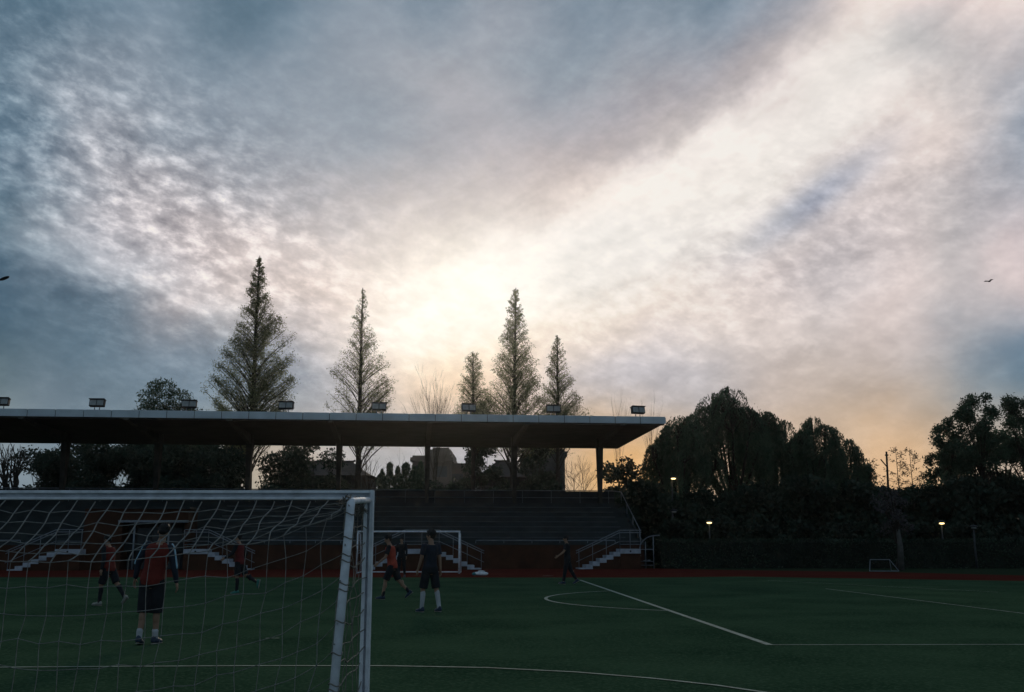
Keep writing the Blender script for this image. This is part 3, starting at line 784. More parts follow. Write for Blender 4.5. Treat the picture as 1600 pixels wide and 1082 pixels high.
# seen under the roof
bare(22, 76, 690, 120, 'bare forked tree at the far left under the roof', 34, depth=5, r0=.35, fork=.45)
for i, (px, Y, ty, w, n, lb) in enumerate([
    (60, 82, 700, 150, 9000, 'thin leafy tree beside the forked bare trunk at far left'),
    (165, 80, 690, 150, 19000, 'dark dense tree under the roof left of the round tree'),
    (250, 79, 692, 140, 18000, 'dark dense tree directly below the round tree'),
    (112, 90, 672, 150, 11000, 'tall dark tree behind the thin tree at far left under the roof'),
    (208, 91, 668, 150, 12000, 'tall dark tree behind the portal under the roof'),
    (292, 90, 670, 140, 12000, 'tall dark tree left of the tallest conifer, behind the others'),
    (348, 88, 676, 90, 7000, 'narrow dark tree just left of the tallest conifer trunk'),
    (325, 81, 690, 120, 14000, 'dark tree left of the tallest conifer trunk'),
    (425, 88, 685, 120, 7500, 'open leafy tree with sky gaps right of the tallest conifer trunk'),
    (492, 90, 676, 120, 8500, 'thin leafy tree behind the left tiled pavilion'),
    (752, 98, 676, 90, 6500, 'thin leafy tree at the right of the stepped tower'),
    (835, 100, 676, 100, 8500, 'loose leafy tree in front of the grey block'),
    (985, 84, 708, 100, 6500, 'leafy tree against orange sky near the end of the stand')]):
    bushy('leafy_tree', px, Y, ty, w, 2.5, lb, 40+i, n, (.30, .17), M_BUSH, 24, group='leafy trees behind the grandstand')
bare(576, 90, 688, 60, 'bare tree right of the left tiled pavilion', 35, depth=5, r0=.14, fork=.35)
bare(905, 90, 690, 84, 'bare spreading tree against orange sky under the roof', 36, depth=6, r0=.12, fork=.4)
bare(632, 98, 690, 60, 'thin bare tree behind the narrow upright shrubs', 37, depth=4, r0=.06, fork=.35)
# narrow upright shrubs
for i, (px, ty, w) in enumerate([(594, 735, 13), (606, 724, 15), (619, 730, 14), (632, 724, 16), (645, 730, 14), (655, 722, 12)]):
    Yc = 80+i % 2*1.5; xc, _ = gxy(px, Yc); Hc = P(px, ty, Yc).z; rt = empty('cypress_shrub', (xc, Yc, 0))
    tag(rt, ['slim dark upright shrub, leftmost of six under the roof', 'tall slim upright shrub, second from left of six', 'slim upright shrub, third from left of six', 'tall slim upright shrub, fourth from left of six', 'slim upright shrub, fifth from left of six', 'slim upright shrub nearest the stepped tower'][i], 'shrub', 'upright shrubs behind the stand')
    rg = np.random.default_rng(60+i); n = 2600; zc = rg.random(n)**.85*Hc; tt = zc/Hc; wob = 1+.2*np.sin(zc*2.3+i)+.2*np.sin(zc*5.1)
    rc = (w*.98*Yc/F)*np.sqrt(np.clip(1-tt**3, 0, 1))*wob*np.sqrt(rg.random(n)); ph = rg.uniform(0, 6.283, n)
    quads('leaves', leafquads(np.stack([rc*np.cos(ph), rc*np.sin(ph), zc], 1), rg, .34, .10, -.9), M_WILLOW, rt)
    MB().tube([(0, 0, 0), (0, 0, Hc*.9)], [.08, .02], 6).build('trunk', M_BARK, rt, True)

# low planting behind the stand
for i, px in enumerate([20, 95, 175, 255, 335, 420, 480, 700, 770, 845, 925, 990]):
    bushy('round_bush', px, 76+(i % 3)*2, [758, 752, 735, 742, 738, 760, 762, 752, 760, 752, 772, 765][i], 104, .2,
          'low dark bush behind the stand '+['at the far left edge', 'below the thin leafy tree', 'left of the portal', 'above the portal roof', 'above the person with striped sleeves', 'near the tallest conifer trunk', 'before the left pavilion', 'before the stepped tower', 'before the right pavilion', 'before the grey block', 'under the bare spreading tree', 'at the right end of the stand'][i],
          80+i, 3800, (.32, .2), M_BUSH, 16, cat='bush', group='bushes behind the stand', bark=False)

# far buildings
def pavilion(px0, px1, Y, ridge_y, eave_y, label, ridge0, ridge1):
    A_, B_ = P(px0, eave_y, Y), P(px1, eave_y, Y); r0_, r1_ = P(ridge0, ridge_y, Y), P(ridge1, ridge_y, Y)
    root = empty('pavilion', ((A_.x+B_.x)/2, Y, 0)); tag(root, label, 'building', 'tiled pavilions behind the stand')
    cx = (A_.x+B_.x)/2; ze = A_.z; zr_ = r0_.z; dp = 5.0
    x0, x1, q0, q1 = A_.x-cx, B_.x-cx, r0_.x-cx, r1_.x-cx
    MB().box((x0+.8, -dp+.8, 0), (x1-.8, dp-.8, ze-.02)).build('wall', M_DARKWALL, root)
    m = MB(); n = 5; rr_ = []
    for k in range(n+1):          # concave hipped roof
        t = k/n; c_ = t**1.35
        xa, xb = x0+(q0-x0)*t, x1+(q1-x1)*t; d = dp*(1-t)+.08; z = ze+(zr_-ze)*c_
        rr_.append([Vector((xa, -d, z)), Vector((xb, -d, z)), Vector((xb, d, z)), Vector((xa, d, z))])
    m.rings(rr_); rf = m.build('roof', M_ROOFT, root)
    MB().tube([(q0-.2, 0, zr_+.22), (q0, 0, zr_+.08), (q1, 0, zr_+.08), (q1+.2, 0, zr_+.22)], .12, 6).build('ridge', M_ROOFT, rf)
    for k in range(6):
        x = x0+1.2+(x1-x0-2.4)*k/5; MB().tube([(x, -dp+.3, 0), (x, -dp+.3, ze+.1)], .12, 6).build('pillar', M_DARKM, root, True)
pavilion(440, 592, 105, 723, 748, 'long hipped tile roof pavilion under the left middle of the roof', 478, 552)
pavilion(742, 846, 108, 722, 750, 'small hipped tile roof pavilion beside the middle column', 775, 792)
def block(px0, px1, Y, top_y, name, label, tiers, m_, ncol=8, floors=6):
    A_, B_ = P(px0, top_y, Y), P(px1, top_y, Y)
    root = empty(name, ((A_.x+B_.x)/2, Y, 0)); tag(root, label, 'building', 'far buildings behind the stand')
    cx = (A_.x+B_.x)/2
    for (a_, b_, ty, dp) in tiers:
        a2, b2 = P(a_, ty, Y), P(b_, ty, Y); m = MB().box((a2.x-cx, -dp, 0), (b2.x-cx, dp, a2.z))
        m.box((a2.x-cx-.3, -dp-.3, a2.z-.9), (b2.x-cx+.3, dp+.3, a2.z-.3)); w = m.build('wall', m_, root)
        W_ = b2.x-a2.x; nc = max(2, int(W_/3.2)); z = a2.z-3.2
        k = 0
        while z > 2 and k < floors:
            for c_ in range(nc):
                xx = a2.x-cx+W_*(c_+.2)/nc; MB().box((xx, -dp-.06, z), (xx+W_*.6/nc, -dp-.005, z+1.6)).build('window', M_WIN, w)
            z -= 3.2; k += 1
block(655, 735, 160, 708, 'tower_block', 'distant stepped tower block seen under the middle of the roof', [(682, 706, 707, 8), (676, 709, 716, 10), (655, 736, 731, 9), (656, 712, 722, 12)], M_BUILD)
block(806, 880, 130, 706, 'grey_block', 'plain grey block behind bare branches under the roof', [(816, 868, 716, 6), (840, 879, 708, 5.5)], mat('grey_block_wall', (.07, .08, .08), .9, .2, .3))

# willows and dark mass on the right
wl = [(1150, 72, 602, 190, 1.7, 'tallest weeping willow with round crown right of the stand'),
      (1068, 70, 648, 140, 1.2, 'weeping tree overlapping the right roof corner'),
      (1215, 76, 646, 130, 1.1, 'weeping tree joining the two willow crowns'),
      (1282, 70, 650, 132, 1.3, 'second willow with ragged drooping crown'),
      (1338, 71, 684, 74, .9, 'small outermost willow strand crown beside the sky gap'),
      ]
bushy('leafy_tree', 1546, 66, 603, 88, 5.2, 'tall airy tree near the right picture edge', 191, 10500, (.24, .085), M_WILLOW, 40, group='airy trees at the right', hollow=.15)
bushy('leafy_tree', 1492, 68, 646, 72, 5.0, 'lower airy tree left of the tall right one', 192, 5200, (.24, .085), M_WILLOW, 30, group='airy trees at the right', hollow=.15)
bushy('leafy_tree', 1618, 67, 608, 92, 4.6, 'airy tree cut by the right picture edge', 193, 10000, (.24, .085), M_WILLOW, 40, group='airy trees at the right', hollow=.15)
bushy('leafy_tree', 1575, 70, 668, 110, 3.5, 'low wide leafy tree filling between the two right edge trees', 194, 9000, (.28, .12), M_WILLOW, 36, group='airy trees at the right', hollow=.15)
bushy('leafy_tree', 1500, 71, 700, 90, 3.0, 'low leafy tree just right of the sky gap', 195, 6500, (.28, .12), M_WILLOW, 30, group='airy trees at the right', hollow=.15)
for i, (px, Y, ty, w, dn, lb) in enumerate(wl):
    willow(px, Y, ty, w, lb, 100+i, dn*1.0)
fill = [(1010, 66, 752, 110), (1090, 68, 768, 130), (1180, 69, 754, 130), (1265, 68, 742, 130), (1340, 66, 750, 100), (1392, 67, 757, 90), (1455, 67, 756, 90), (1520, 66, 742, 110), (1600, 66, 738, 120), (1440, 70, 768, 110), (1545, 71, 760, 110), (1120, 72, 786, 120), (1230, 72, 760, 120)]
fl_lb = ['beside the shelter', 'behind the lit tall lamp', 'below the tallest willow', 'below the second willow', 'below the outermost willow crown', 'left of the sky gap', 'under the sky gap with thin saplings', 'below the tall airy right tree', 'at the right picture edge', 'behind the right lit lamp', 'behind the thin unlit lamp post', 'deep behind the low left lamp', 'deep below the second willow']
for i, (px, Y, ty, w) in enumerate(fill):
    bushy('dense_bush', px, Y, ty, w, .1, 'large dark bush '+fl_lb[i], 130+i, 14000, (.36, .24), M_BUSH, 44, cat='bush', group='dark bushes right of the stand', bark=False, hollow=.3)
for i, px in enumerate([1055, 1125, 1195, 1260, 1325, 1390, 1450, 1510, 1575, 1640]):
    bushy('low_bush', px, 62.2+(i % 2)*.8, 812+(i*37 % 11), 84, .1, 'low dark bush just behind the hedge, '+['nearest the shelter', 'left of the low lit lamp', 'right of the low lit lamp', 'below the second willow', 'behind the tiny training goal', 'behind the blossom tree', 'left of the right lit lamp', 'beside the thin unlit lamp post', 'near the right picture edge', 'cut by the right picture edge'][i],
          170+i, 5200, (.34, .22), M_BUSH, 26, cat='bush', group='low bushes behind the hedge', bark=False, hollow=.2)
bushy('blossom_tree', 1403, 56, 752, 74, 1.6, 'small tree with sparse pale blossom left of the right lamp', 150, 900, (.16, .11), M_BLOSSOM, 16, group=None)
MB().tube([(0, -.3, 0), (.03, -.3, 1.3), (.0, -.2, 2.2)], [.17, .14, .10], 8).build('pale_trunk', M_BARKP, bpy.data.objects['blossom_tree'], True)
# thin saplings in the gap
def sapling(px, Y, ty, label, seed):
    x, _ = gxy(px, Y); H = P(px, ty, Y).z; root = empty('sapling', (x, Y, 0)); tag(root, label, 'tree', 'thin saplings in the sky gap')
    rn = random.Random(seed); rg = np.random.default_rng(seed); m = MB(); m.tube([(0, 0, 0), (.05, 0, H*.6), (0, 0, H)], [.06, .04, .012], 5); C = []
    for k in range(26):
        z = H*(.45+.54*k/26); ph = rn.uniform(0, 6.28); L = (1-(z/H)**2)*1.6+.22
        e_ = Vector((math.cos(ph)*L, math.sin(ph)*L, z+L*.35)); m.tube([(0, 0, z), e_], [.014, .006], 3, cap=False)
        for q in (.4, .6, .8, 1): C.append(np.array(Vector((0, 0, z)).lerp(e_, q))+rg.normal(0, .09, (5, 3)))
    m.build('trunk', M_BARK, root); quads('leaves', leafquads(np.concatenate(C), rg, .22, .06, .3), M_BUSH, root)
sapling(1411, 74, 698, 'thin feathery sapling in the gap, nearest the leaning pole', 161)
sapling(1433, 75, 700, 'thin feathery sapling, the fuller one in the middle of the gap', 162)
sapling(1452, 76, 738, 'short thin sapling low in the gap', 163)
sapling(1368, 74, 716, 'short thin sapling between outermost willow and leaning pole', 164)
# leaning pole with wires
x, Y = gxy(1392, 72); up_ = empty('utility_pole', (x, Y, 0)); tag(up_, 'dark leaning wooden pole with short arm in the sky gap', 'pole')
tp = P(1385, 706, Y)-Vector((x, Y, 0)); MB().tube([(0, 0, 0), tp], [.11, .065], 8).build('pole', M_BARK, up_, True)
am_ = P(1376, 718, Y)-Vector((x, Y, 0)); jn = Vector((0, 0, 0)).lerp(tp, .86); MB().tube([am_, jn], .045, 6).build('arm', M_BARK, up_, True)
MB().tube([tp-Vector((.12, 0, .25)), tp+Vector((.12, 0, -.25))], .05, 6).build('insulator', M_DARKM, up_, True)
wr = MB(); a_ = Vector((0, 0, 0)).lerp(tp, .74)
wr.tube([a_+(Vector((14, 2, -.3))*t)+Vector((0, 0, -2.2*t*(1-t))) for t in np.linspace(0, 1, 12)], .02, 4); wr.build('wire', M_DARKM, up_)

# clipped hedge along the track on the right
rg = np.random.default_rng(5)
ha, hb_ = Vector((G(1034, 889).x, 60.5, 0)), Vector((46, 60.5, 0))
hd = empty('hedge', (ha.x, 60.5, 0)); tag(hd, 'long dark clipped hedge behind the track right of the stand', 'hedge')
Lh = hb_.x-ha.x
m = MB().box((.1, -.45, 0), (Lh, .45, 1.5)); m.build('hedge_core', mat('hedge_twigs', (.02, .028, .02), .95, .3, 3), hd)
n = 16000; c_ = np.stack([rg.uniform(0, Lh, n), rg.choice([-1, 1], n)*rg.uniform(.42, .62, n), rg.uniform(.03, 1.62, n)], 1)
k = rg.random(n) < .3; c_[k, 1] = rg.uniform(-.55, .55, k.sum()); c_[k, 2] = rg.uniform(1.48, 1.72, k.sum())
quads('leaves', leafquads(c_, rg, .16, .10), M_BUSH, hd)

# ================================================================== lamps, small goal, kit
def lamp_post(px, y, Y, label, lit=True, head_px=None, arm=0.0, seed=0, extra=None):
    p = P(px, y, Y); root = empty('street_lamp', (p.x-arm, Y, 0)); tag(root, label, 'street lamp', 'lamps among the trees')
    H = p.z
    MB().tube([(0, 0, 0), (0, 0, H*.5), (0, 0, H+.02)], [.07, .05, .035], 8).build('pole', M_POLE, root, True)
    if arm: MB().tube([(0, 0, H-.02), (arm*.5, 0, H+.09), (arm, 0, H+.08)], .022, 6).build('arm', M_RAIL, root, True)
    hd_ = MB(); hd_.rings([[Vector((arm+r_*1.0*math.cos(q), -.05+r_*.6*math.sin(q), H+z_)) for q in np.linspace(0, 2*math.pi, 12, endpoint=False)] for r_, z_ in ((.24, .07), (.25, .10), (.18, .17), (.05, .21))])
    h_ = hd_.build('lamp_head', M_DARKM, root, True)
    gm = MB().ell((arm, -.05, H+.03), (.16, .12, .055))
    gm.build('lamp_glass', mat('lit_lamp', (.8, .7, .4), .4, .1, 3, emit=((1, .74, .32), 3.0)) if lit else M_GREYM, h_, True)
    return root
lamp_post(1052, 749, 66, 'tall lit lamp post just right of the stand', arm=.1)
lamp_post(1108, 818, 61.3, 'low lit lamp glowing below the tallest willow', arm=0)
lamp_post(1471, 819, 61.3, 'low lit lamp glowing at the right below the saplings', arm=0)
lamp_post(1053, 801, 62.5, 'small unlit lamp post in front of the tall lit lamp', lit=False, arm=.1)
lamp_post(1521, 826, 59.5, 'thin unlit lamp post at the far right before the bushes', lit=False)
# high mast outside the left edge whose arm reaches into the picture
q = P(6, 436, 40); ml = empty('street_lamp', (q.x-1.6, 40, 0)); tag(ml, 'tall street lamp whose head pokes in at the left picture edge', 'street lamp')
MB().tube([(0, 0, 0), (0, 0, q.z-.7)], [.11, .06], 10).build('pole', M_RAIL, ml, True)
MB().tube([(0, 0, q.z-.7), (.7, 0, q.z-.35), (1.45, 0, q.z-.03)], [.05, .04, .035], 8).build('arm', M_DARKM, ml, True)
MB().ell((1.62, 0, q.z+.02), (.22, .10, .06), Matrix.Rotation(R(-22), 3, 'Y')).build('lamp_head', M_DARKM, ml, True)

# little training goal by the hedge
tg = G(1376, 893.5); t_ = empty('mini_goal', (tg.x, tg.y, .02), R(-4)); tag(t_, 'tiny low training goal frame on the grass before the hedge', 'mini goal')
MB().tube([(-.55, 0, 0), (-.50, 0, .60), (.50, 0, .60), (.55, 0, 0)], .022, 6).build('front_frame', M_RAIL, t_, True)
MB().tube([(-.55, 0, .02), (-.72, -.55, .02), (.78, -.55, .02), (.55, 0, .02)], .02, 6).build('base_frame', M_RAIL, t_, True)
m = MB().tube([(-.50, 0, .60), (-.72, -.55, .02)], .014, 5); m.build('side_stay', M_RAIL, t_)
m = MB().tube([(.50, 0, .60), (.78, -.55, .02)], .014, 5); m.build('side_stay', M_RAIL, t_)

# heap of kit at the edge of the track
bg_ = G(751, 899.5); kb = empty('kit_heap', (bg_.x, bg_.y, .012)); tag(kb, 'small heap of white and teal kit lying on the track edge', 'kit heap')
def lump(name, c, r, m_, seed):
    rn = random.Random(seed); m = MB(); m.ell(c, r, n=18, m=12); vs = []
    for v in m.v:
        v = Vector(v); k_ = 1+.30*mnoise.noise(v*4+Vector((seed, 0, 0))); p_ = Vector(c)+(v-Vector(c))*k_; p_.z = max(.0, p_.z); vs.append(tuple(p_))
    m.v = vs; m.build(name, m_, kb, True)
lump('white_shirt', (.05, 0, .07), (.34, .2, .10), mat('white_cloth', (.72, .76, .78), .9, .2, 8), 3)
lump('teal_bag', (-.20, .05, .06), (.20, .16, .09), mat('teal_cloth', (.05, .22, .24), .9, .2, 8), 5)
lump('white_towel', (.02, -.04, .17), (.16, .12, .05), mat('white_cloth', (.7, .7, .7)), 8)

# small winged shape built for an unclear dark speck over the right trees
bd = P(1545, 440, 55); br_ = empty('winged_speck', bd, R(30)); tag(br_, 'tiny dark winged shape in the sky above the right trees', 'winged_speck')
MB().rings([[Vector((y_, r_*math.cos(q), r_*math.sin(q)*.9)) for q in np.linspace(0, 6.283, 8, endpoint=False)] for y_, r_ in ((-.17, .008), (-.10, .03), (0, .042), (.09, .032), (.13, .026), (.17, .004))]).build('body', M_DARKM, br_, True)
for s_ in (-1, 1):
    MB().add([(-.05, s_*.03, .01), (.06, s_*.03, .012), (.05, s_*.17, .09), (-.01, s_*.31, .05), (-.06, s_*.16, .08), (-.05, s_*.03, -.002), (.06, s_*.03, 0), (.05, s_*.17, .08), (-.01, s_*.31, .045), (-.06, s_*.16, .07)],
      [(0,1,2,3,4), (9,8,7,6,5), (0,5,6,1), (1,6,7,2), (2,7,8,3), (3,8,9,4), (4,9,5,0)]).build('wing', M_DARKM, br_)

# ================================================================== people
def remesh(mb, name, m, parent, voxel=.010, sm=4, fac=.5):
    me = bpy.data.meshes.new(name+'_tmp'); me.from_pydata(mb.v, [], mb.f)
    o = bpy.data.objects.new(name+'_tmp', me); COL.objects.link(o)
    r = o.modifiers.new('r', 'REMESH'); r.mode = 'VOXEL'; r.voxel_size = voxel
    s_ = o.modifiers.new('s', 'SMOOTH'); s_.iterations = sm; s_.factor = fac
    dg = bpy.context.evaluated_depsgraph_get(); dg.update()
    me2 = bpy.data.meshes.new_from_object(o.evaluated_get(dg)); me2.name = name
    bpy.data.objects.remove(o); bpy.data.meshes.remove(me)
    me2.polygons.foreach_set('use_smooth', [True]*len(me2.polygons)); me2.materials.clear()
    return link(name, me2, m, parent)
def cap_(mb, p0, p1, r0, r1, flat=1.0):
    mb.tube([p0, p0.lerp(p1, .5), p1], [r0, (r0+r1)/2*1.02, r1], 14, flat=flat); mb.ell(p0, (r0*.99,)*3, n=12, m=8); mb.ell(p1, (r1*.99,)*3, n=12, m=8)
SKIN = mat('skin', (.30, .18, .12), .6, .12, 5)
HAIRM = mat('dark_hair', (.012, .011, .011), .7, .3, 30)
EYEM = mat('eye', (.02, .015, .012), .3, .1, 3)
C_BLK = mat('black_cloth', (.018, .020, .024), .95, .3, 8, bump=.15)
C_NAVY = mat('navy_cloth', (.022, .028, .042), .95, .3, 8, bump=.15)
C_RED = mat('red_bib_cloth', (.15, .022, .015), .9, .25, 8, bump=.15)
C_ORG = mat('orange_bib_cloth', (.38, .06, .035), .9, .25, 8, bump=.15)
C_WHT = mat('white_sock', (.46, .48, .50))
C_STR = mat('pale_blue_stripe', (.30, .50, .62), .8, .2, 8)
C_SHOE = mat('dark_shoe', (.03, .05, .08), .6, .3, 12)
C_SOLE = mat('pale_sole', (.30, .30, .26), .8, .25, 12)
def rotx(a): return Matrix.Rotation(a, 3, 'X')
def roty(a): return Matrix.Rotation(a, 3, 'Y')
def person(px, py, face, label, pose, wear, H=1.70, name='person'):
    """face: heading in degrees, 0 = away from the camera, 90 = towards the left, -90 = towards the right"""
    q = G(px, py); root = empty(name, (q.x, q.y, .022), R(face)); tag(root, label, 'person', 'people on the pitch')
    k = H/1.72; lean, side, turn = R(pose.get('lean', 3)), R(pose.get('side', 0)), R(pose.get('turn', 0))
    hipz = .91
    pel = Vector((0, 0, 0)); Tm = Matrix.Rotation(side, 3, 'Y')@rotx(-lean); Tc = Tm@Matrix.Rotation(turn, 3, 'Z')
    def J(v): return Tm@Vector(v)
    def JC(v): return Tc@Vector(v)
    J_ = {}
    J_['chest'] = J((0, .0, .36)); J_['neck'] = J((0, -.015, .555)); 
    for s_, n in ((1, 'r'), (-1, 'l')):
        hip = Vector((.088*s_, 0, -.01))
        a, ab, kn, ft = (R(x) for x in pose['leg'+n])
        d1 = Vector((math.sin(ab)*s_, math.sin(a)*math.cos(ab), -math.cos(a)*math.cos(ab)))
        knee = hip+d1*.43; a2 = a-kn
        d2 = Vector((math.sin(ab)*s_*.6, math.sin(a2), -math.cos(a2))); ank = knee+d2.normalized()*.41
        fd = Vector((.12*s_, math.cos(ft), math.sin(ft))).normalized()
        dn = Vector((0, math.sin(ft), -math.cos(ft)))
        J_['hip'+n], J_['knee'+n], J_['ank'+n], J_['fd'+n], J_['dn'+n] = hip, knee, ank, fd, dn
        sh = JC((.175*s_, -.005, .49)); b, bb, el = (R(x) for x in pose['arm'+n])
        e1 = Vector((math.sin(bb)*s_, math.sin(b)*math.cos(bb), -math.cos(b)*math.cos(bb))); elb = sh+e1*.285
        b2 = b+el; e2 = Vector((math.sin(bb)*s_*.5, math.sin(b2), -math.cos(b2))).normalized(); wri = elb+e2*.245
        J_['sh'+n], J_['elb'+n], J_['wri'+n], J_['e2'+n] = sh, elb, wri, e2
    # drop the figure so its lower sole touches the ground
    zlow = 1e9
    for n in 'rl':
        for t in (-.07, .0, .17): 
            p = J_['ank'+n]+J_['fd'+n]*t+J_['dn'+n]*.085; zlow = min(zlow, p.z)
    off = Vector((0, 0, -zlow))
    def W_(v): return (v+off)*k
    b = MB()
    def oval(c, rx, ry, Mx, n=16): return [W_(c+Mx@Vector((rx*math.cos(2*math.pi*i/n), ry*math.sin(2*math.pi*i/n), 0))) for i in range(n)]
    def torso(mb, ex, z0=-.14, z1=.53, shoulders=True):
        prof = [(-.14, .10, .085), (-.08, .150, .108), (.0, .158, .112), (.08, .145, .102), (.17, .136, .094), (.27, .150, .104), (.37, .168, .114), (.45, .172, .108), (.505, .135, .085), (.54, .07, .06)]
        rr = []
        for z, rx, ry in prof:
            if z < z0-.001 or z > z1+.001: continue
            Mx = Matrix.Identity(3) if z < .05 else (Tm if z < .2 else Tc)
            c = Vector((0, 0, z)) if z < .02 else J((0, 0, z)); rr.append(oval(c, rx+ex, ry+ex, Mx))
        mb.rings(rr)
    torso(b, 0)
    hd = J((0, .015, .555)); Hm = Tm@Matrix.Rotation(R(pose.get('look', 0)), 3, 'Z')@rotx(R(pose.get('nod', 0)*-1))
    hc = hd+J((0, .0, .15))-J((0, 0, 0))
    def hp(v): return W_(hc+Hm@Vector(v))
    cap_(b, W_(J((0, -.015, .50))), W_(hd+Hm@Vector((0, -.005, .06))), .062*k, .054*k)
    # head: skull, face, jaw, nose, ears
    b.ell(W_(hc+Hm@Vector((0, -.012, .025))), (.076*k, .094*k, .092*k), Hm, 18, 12)
    b.ell(hp((0, .022, -.035)), (.060*k, .068*k, .078*k), Hm, 16, 10)
    b.ell(hp((0, .050, -.085)), (.034*k, .032*k, .028*k), Hm, 12, 8)
    b.ell(hp((0, .094, -.018)), (.014*k, .020*k, .026*k), Hm, 10, 8)
    b.ell(hp((0, .080, -.058)), (.026*k, .014*k, .010*k), Hm, 10, 6)
    b.ell(hp((0, .076, .022)), (.054*k, .020*k, .012*k), Hm, 12, 6)
    for s_ in (-1, 1): b.ell(hp((s_*.078, -.008, -.012)), (.010*k, .020*k, .032*k), Hm, 10, 8)
    for n, s_ in (('r', 1), ('l', -1)):
        w = lambda x: W_(J_[x+n])
        cap_(b, w('hip'), w('knee'), .086*k, .056*k); cap_(b, w('knee'), w('ank'), .052*k, .036*k)
        cf = J_['knee'+n].lerp(J_['ank'+n], .28)+Vector((0, -.018, 0)); b.ell(W_(cf), (.046*k, .050*k, .10*k), None, 12, 8)
        ft0 = W_(J_['ank'+n]+J_['dn'+n]*.045-J_['fd'+n]*.04); ft1 = W_(J_['ank'+n]+J_['dn'+n]*.055+J_['fd'+n]*.15); cap_(b, ft0, ft1, .034*k, .028*k)
        cap_(b, w('sh'), w('elb'), .050*k, .038*k); cap_(b, w('elb'), w('wri'), .037*k, .025*k)
        b.ell(W_(J_['sh'+n]+Vector((0, 0, .0))), (.058*k,)*3, None, 12, 8)
        # hand: palm, four curled fingers of different length, thumb at the side of the palm
        e2 = J_['e2'+n]; sd = Vector((0, 1, 0)) if abs(e2.y) < .8 else Vector((0, 0, 1)); sd = (sd-e2*sd.dot(e2)).normalized(); nm = e2.cross(sd).normalized()
        if nm.x*s_ > 0: nm = -nm
        wr_ = J_['wri'+n]; pc = wr_+e2*.05
        Mx = Matrix((sd, nm, e2)).transposed(); b.ell(W_(pc), (.040*k, .016*k, .055*k), Mx, 12, 8)
        for fi, (off_, ln) in enumerate(((-.030, .062), (-.010, .076), (.010, .082), (.030, .072))):
            p0 = pc+e2*.035+sd*off_; p1 = p0+(e2+nm*.25).normalized()*ln*.5; p2 = p1+(e2+nm*.9).normalized()*ln*.5
            b.tube([W_(p0), W_(p1), W_(p2)], [.0095*k, .0085*k, .007*k], 7); b.ell(W_(p2), (.007*k,)*3, None, 6, 5)
        p0 = pc-e2*.02+sd*.030; p1 = p0+(e2*.6+sd*.8+nm*.2).normalized()*.038; p2 = p1+(e2*.9+sd*.3+nm*.4).normalized()*.030
        b.tube([W_(p0), W_(p1), W_(p2)], [.012*k, .010*k, .008*k], 7); b.ell(W_(p2), (.008*k,)*3, None, 6, 5)
    remesh(b, 'body', SKIN, root, .0075, 3)
    for s_ in (-1, 1): MB().ell(hp((s_*.030, .078, .005)), (.011*k, .008*k, .007*k), Hm, 8, 6).build('eye', EYEM, root, True)
    # hair
    h = MB(); rn = random.Random(int(px)); sc = wear.get('hair', 1.0)
    h.ell(W_(hc+Hm@Vector((0, -.020, .038))), (.086*k*sc, .102*k*sc, .094*k*sc), Hm, 18, 12)
    h.ell(hp((0, -.055, -.015)), (.066*k, .050*k, .060*k), Hm, 14, 9)
    for _ in range(46):
        th = rn.uniform(0, 6.283); el = rn.uniform(-.1, 1.4); d = Vector((math.cos(th)*math.cos(el), math.sin(th)*math.cos(el), math.sin(el)))
        if d.y > .3 and d.z < .45: continue
        c = Vector((0, -.020, .038))+Vector((d.x*.080, d.y*.096, d.z*.090))*sc; h.tube([hp(c), hp(c+d*.022*sc+Vector((rn.gauss(0, .010), rn.gauss(0, .01), -.006)))], [.016*k, .005*k], 6)
    remesh(h, 'hair', wear.get('hairm', HAIRM), root, .0075, 2)
    # shirt
    sl = wear.get('sleeve', 'short')
    t = MB(); torso(t, .016, -.08); 
    t.ell(W_(J((0, 0, .46))), (.17*k, .095*k, .06*k), Tc, 16, 8)
    for n in 'rl':
        a_, b_, c_ = J_['sh'+n], J_['elb'+n], J_['wri'+n]
        if sl == 'long': cap_(t, W_(a_), W_(b_), .064*k, .052*k); cap_(t, W_(b_), W_(b_.lerp(c_, .92)), .050*k, .038*k)
        else: t.tube([W_(a_), W_(a_.lerp(b_, .72))], [.064*k, .066*k], 14); t.ell(W_(a_), (.063*k,)*3, None, 12, 8)
    so = remesh(t, 'shirt', wear['shirt'], root, .010, 3)
    if wear.get('stripe'):
        for n, s_ in (('r', 1), ('l', -1)):
            a_, b_, c_ = J_['sh'+n], J_['elb'+n], J_['wri'+n]; o1 = Vector((.055*s_, -.02, .012))
            m = MB(); m.tube(spline([W_(a_+Vector((.02*s_, -.02, .057))), W_(a_.lerp(b_, .18)+Vector((.050*s_, -.02, .028))), W_(a_.lerp(b_, .6)+Vector((.052*s_, -.02, .004))), W_(b_+Vector((.046*s_, -.02, .004))), W_(b_.lerp(c_, .12)+Vector((.044*s_, -.02, 0)))], 4), [.013*k]*17, 8)
            m.build('sleeve_stripe', C_STR, so, True)
    if wear.get('bib'):
        t = MB(); torso(t, .030, -.08, .505)
        for s_ in (-1, 1): cap_(t, W_(JC((.105*s_, .06, .44))), W_(JC((.105*s_, -.07, .44))), .042*k, .042*k); cap_(t, W_(JC((.11*s_, 0, .475))), W_(JC((.06*s_, 0, .51))), .046*k, .046*k)
        remesh(t, 'bib', wear['bib'], root, .010, 3)
    # shorts or trousers
    g = MB(); rr = [oval(Vector((0, 0, z)), rx, ry, Matrix.Identity(3)) for z, rx, ry in ((-.13, .11, .09), (-.09, .168, .125), (0, .176, .130), (.07, .160, .118), (.12, .150, .110))]; g.rings(rr)
    long_ = wear.get('trousers'); cut = wear.get('cut', .92)
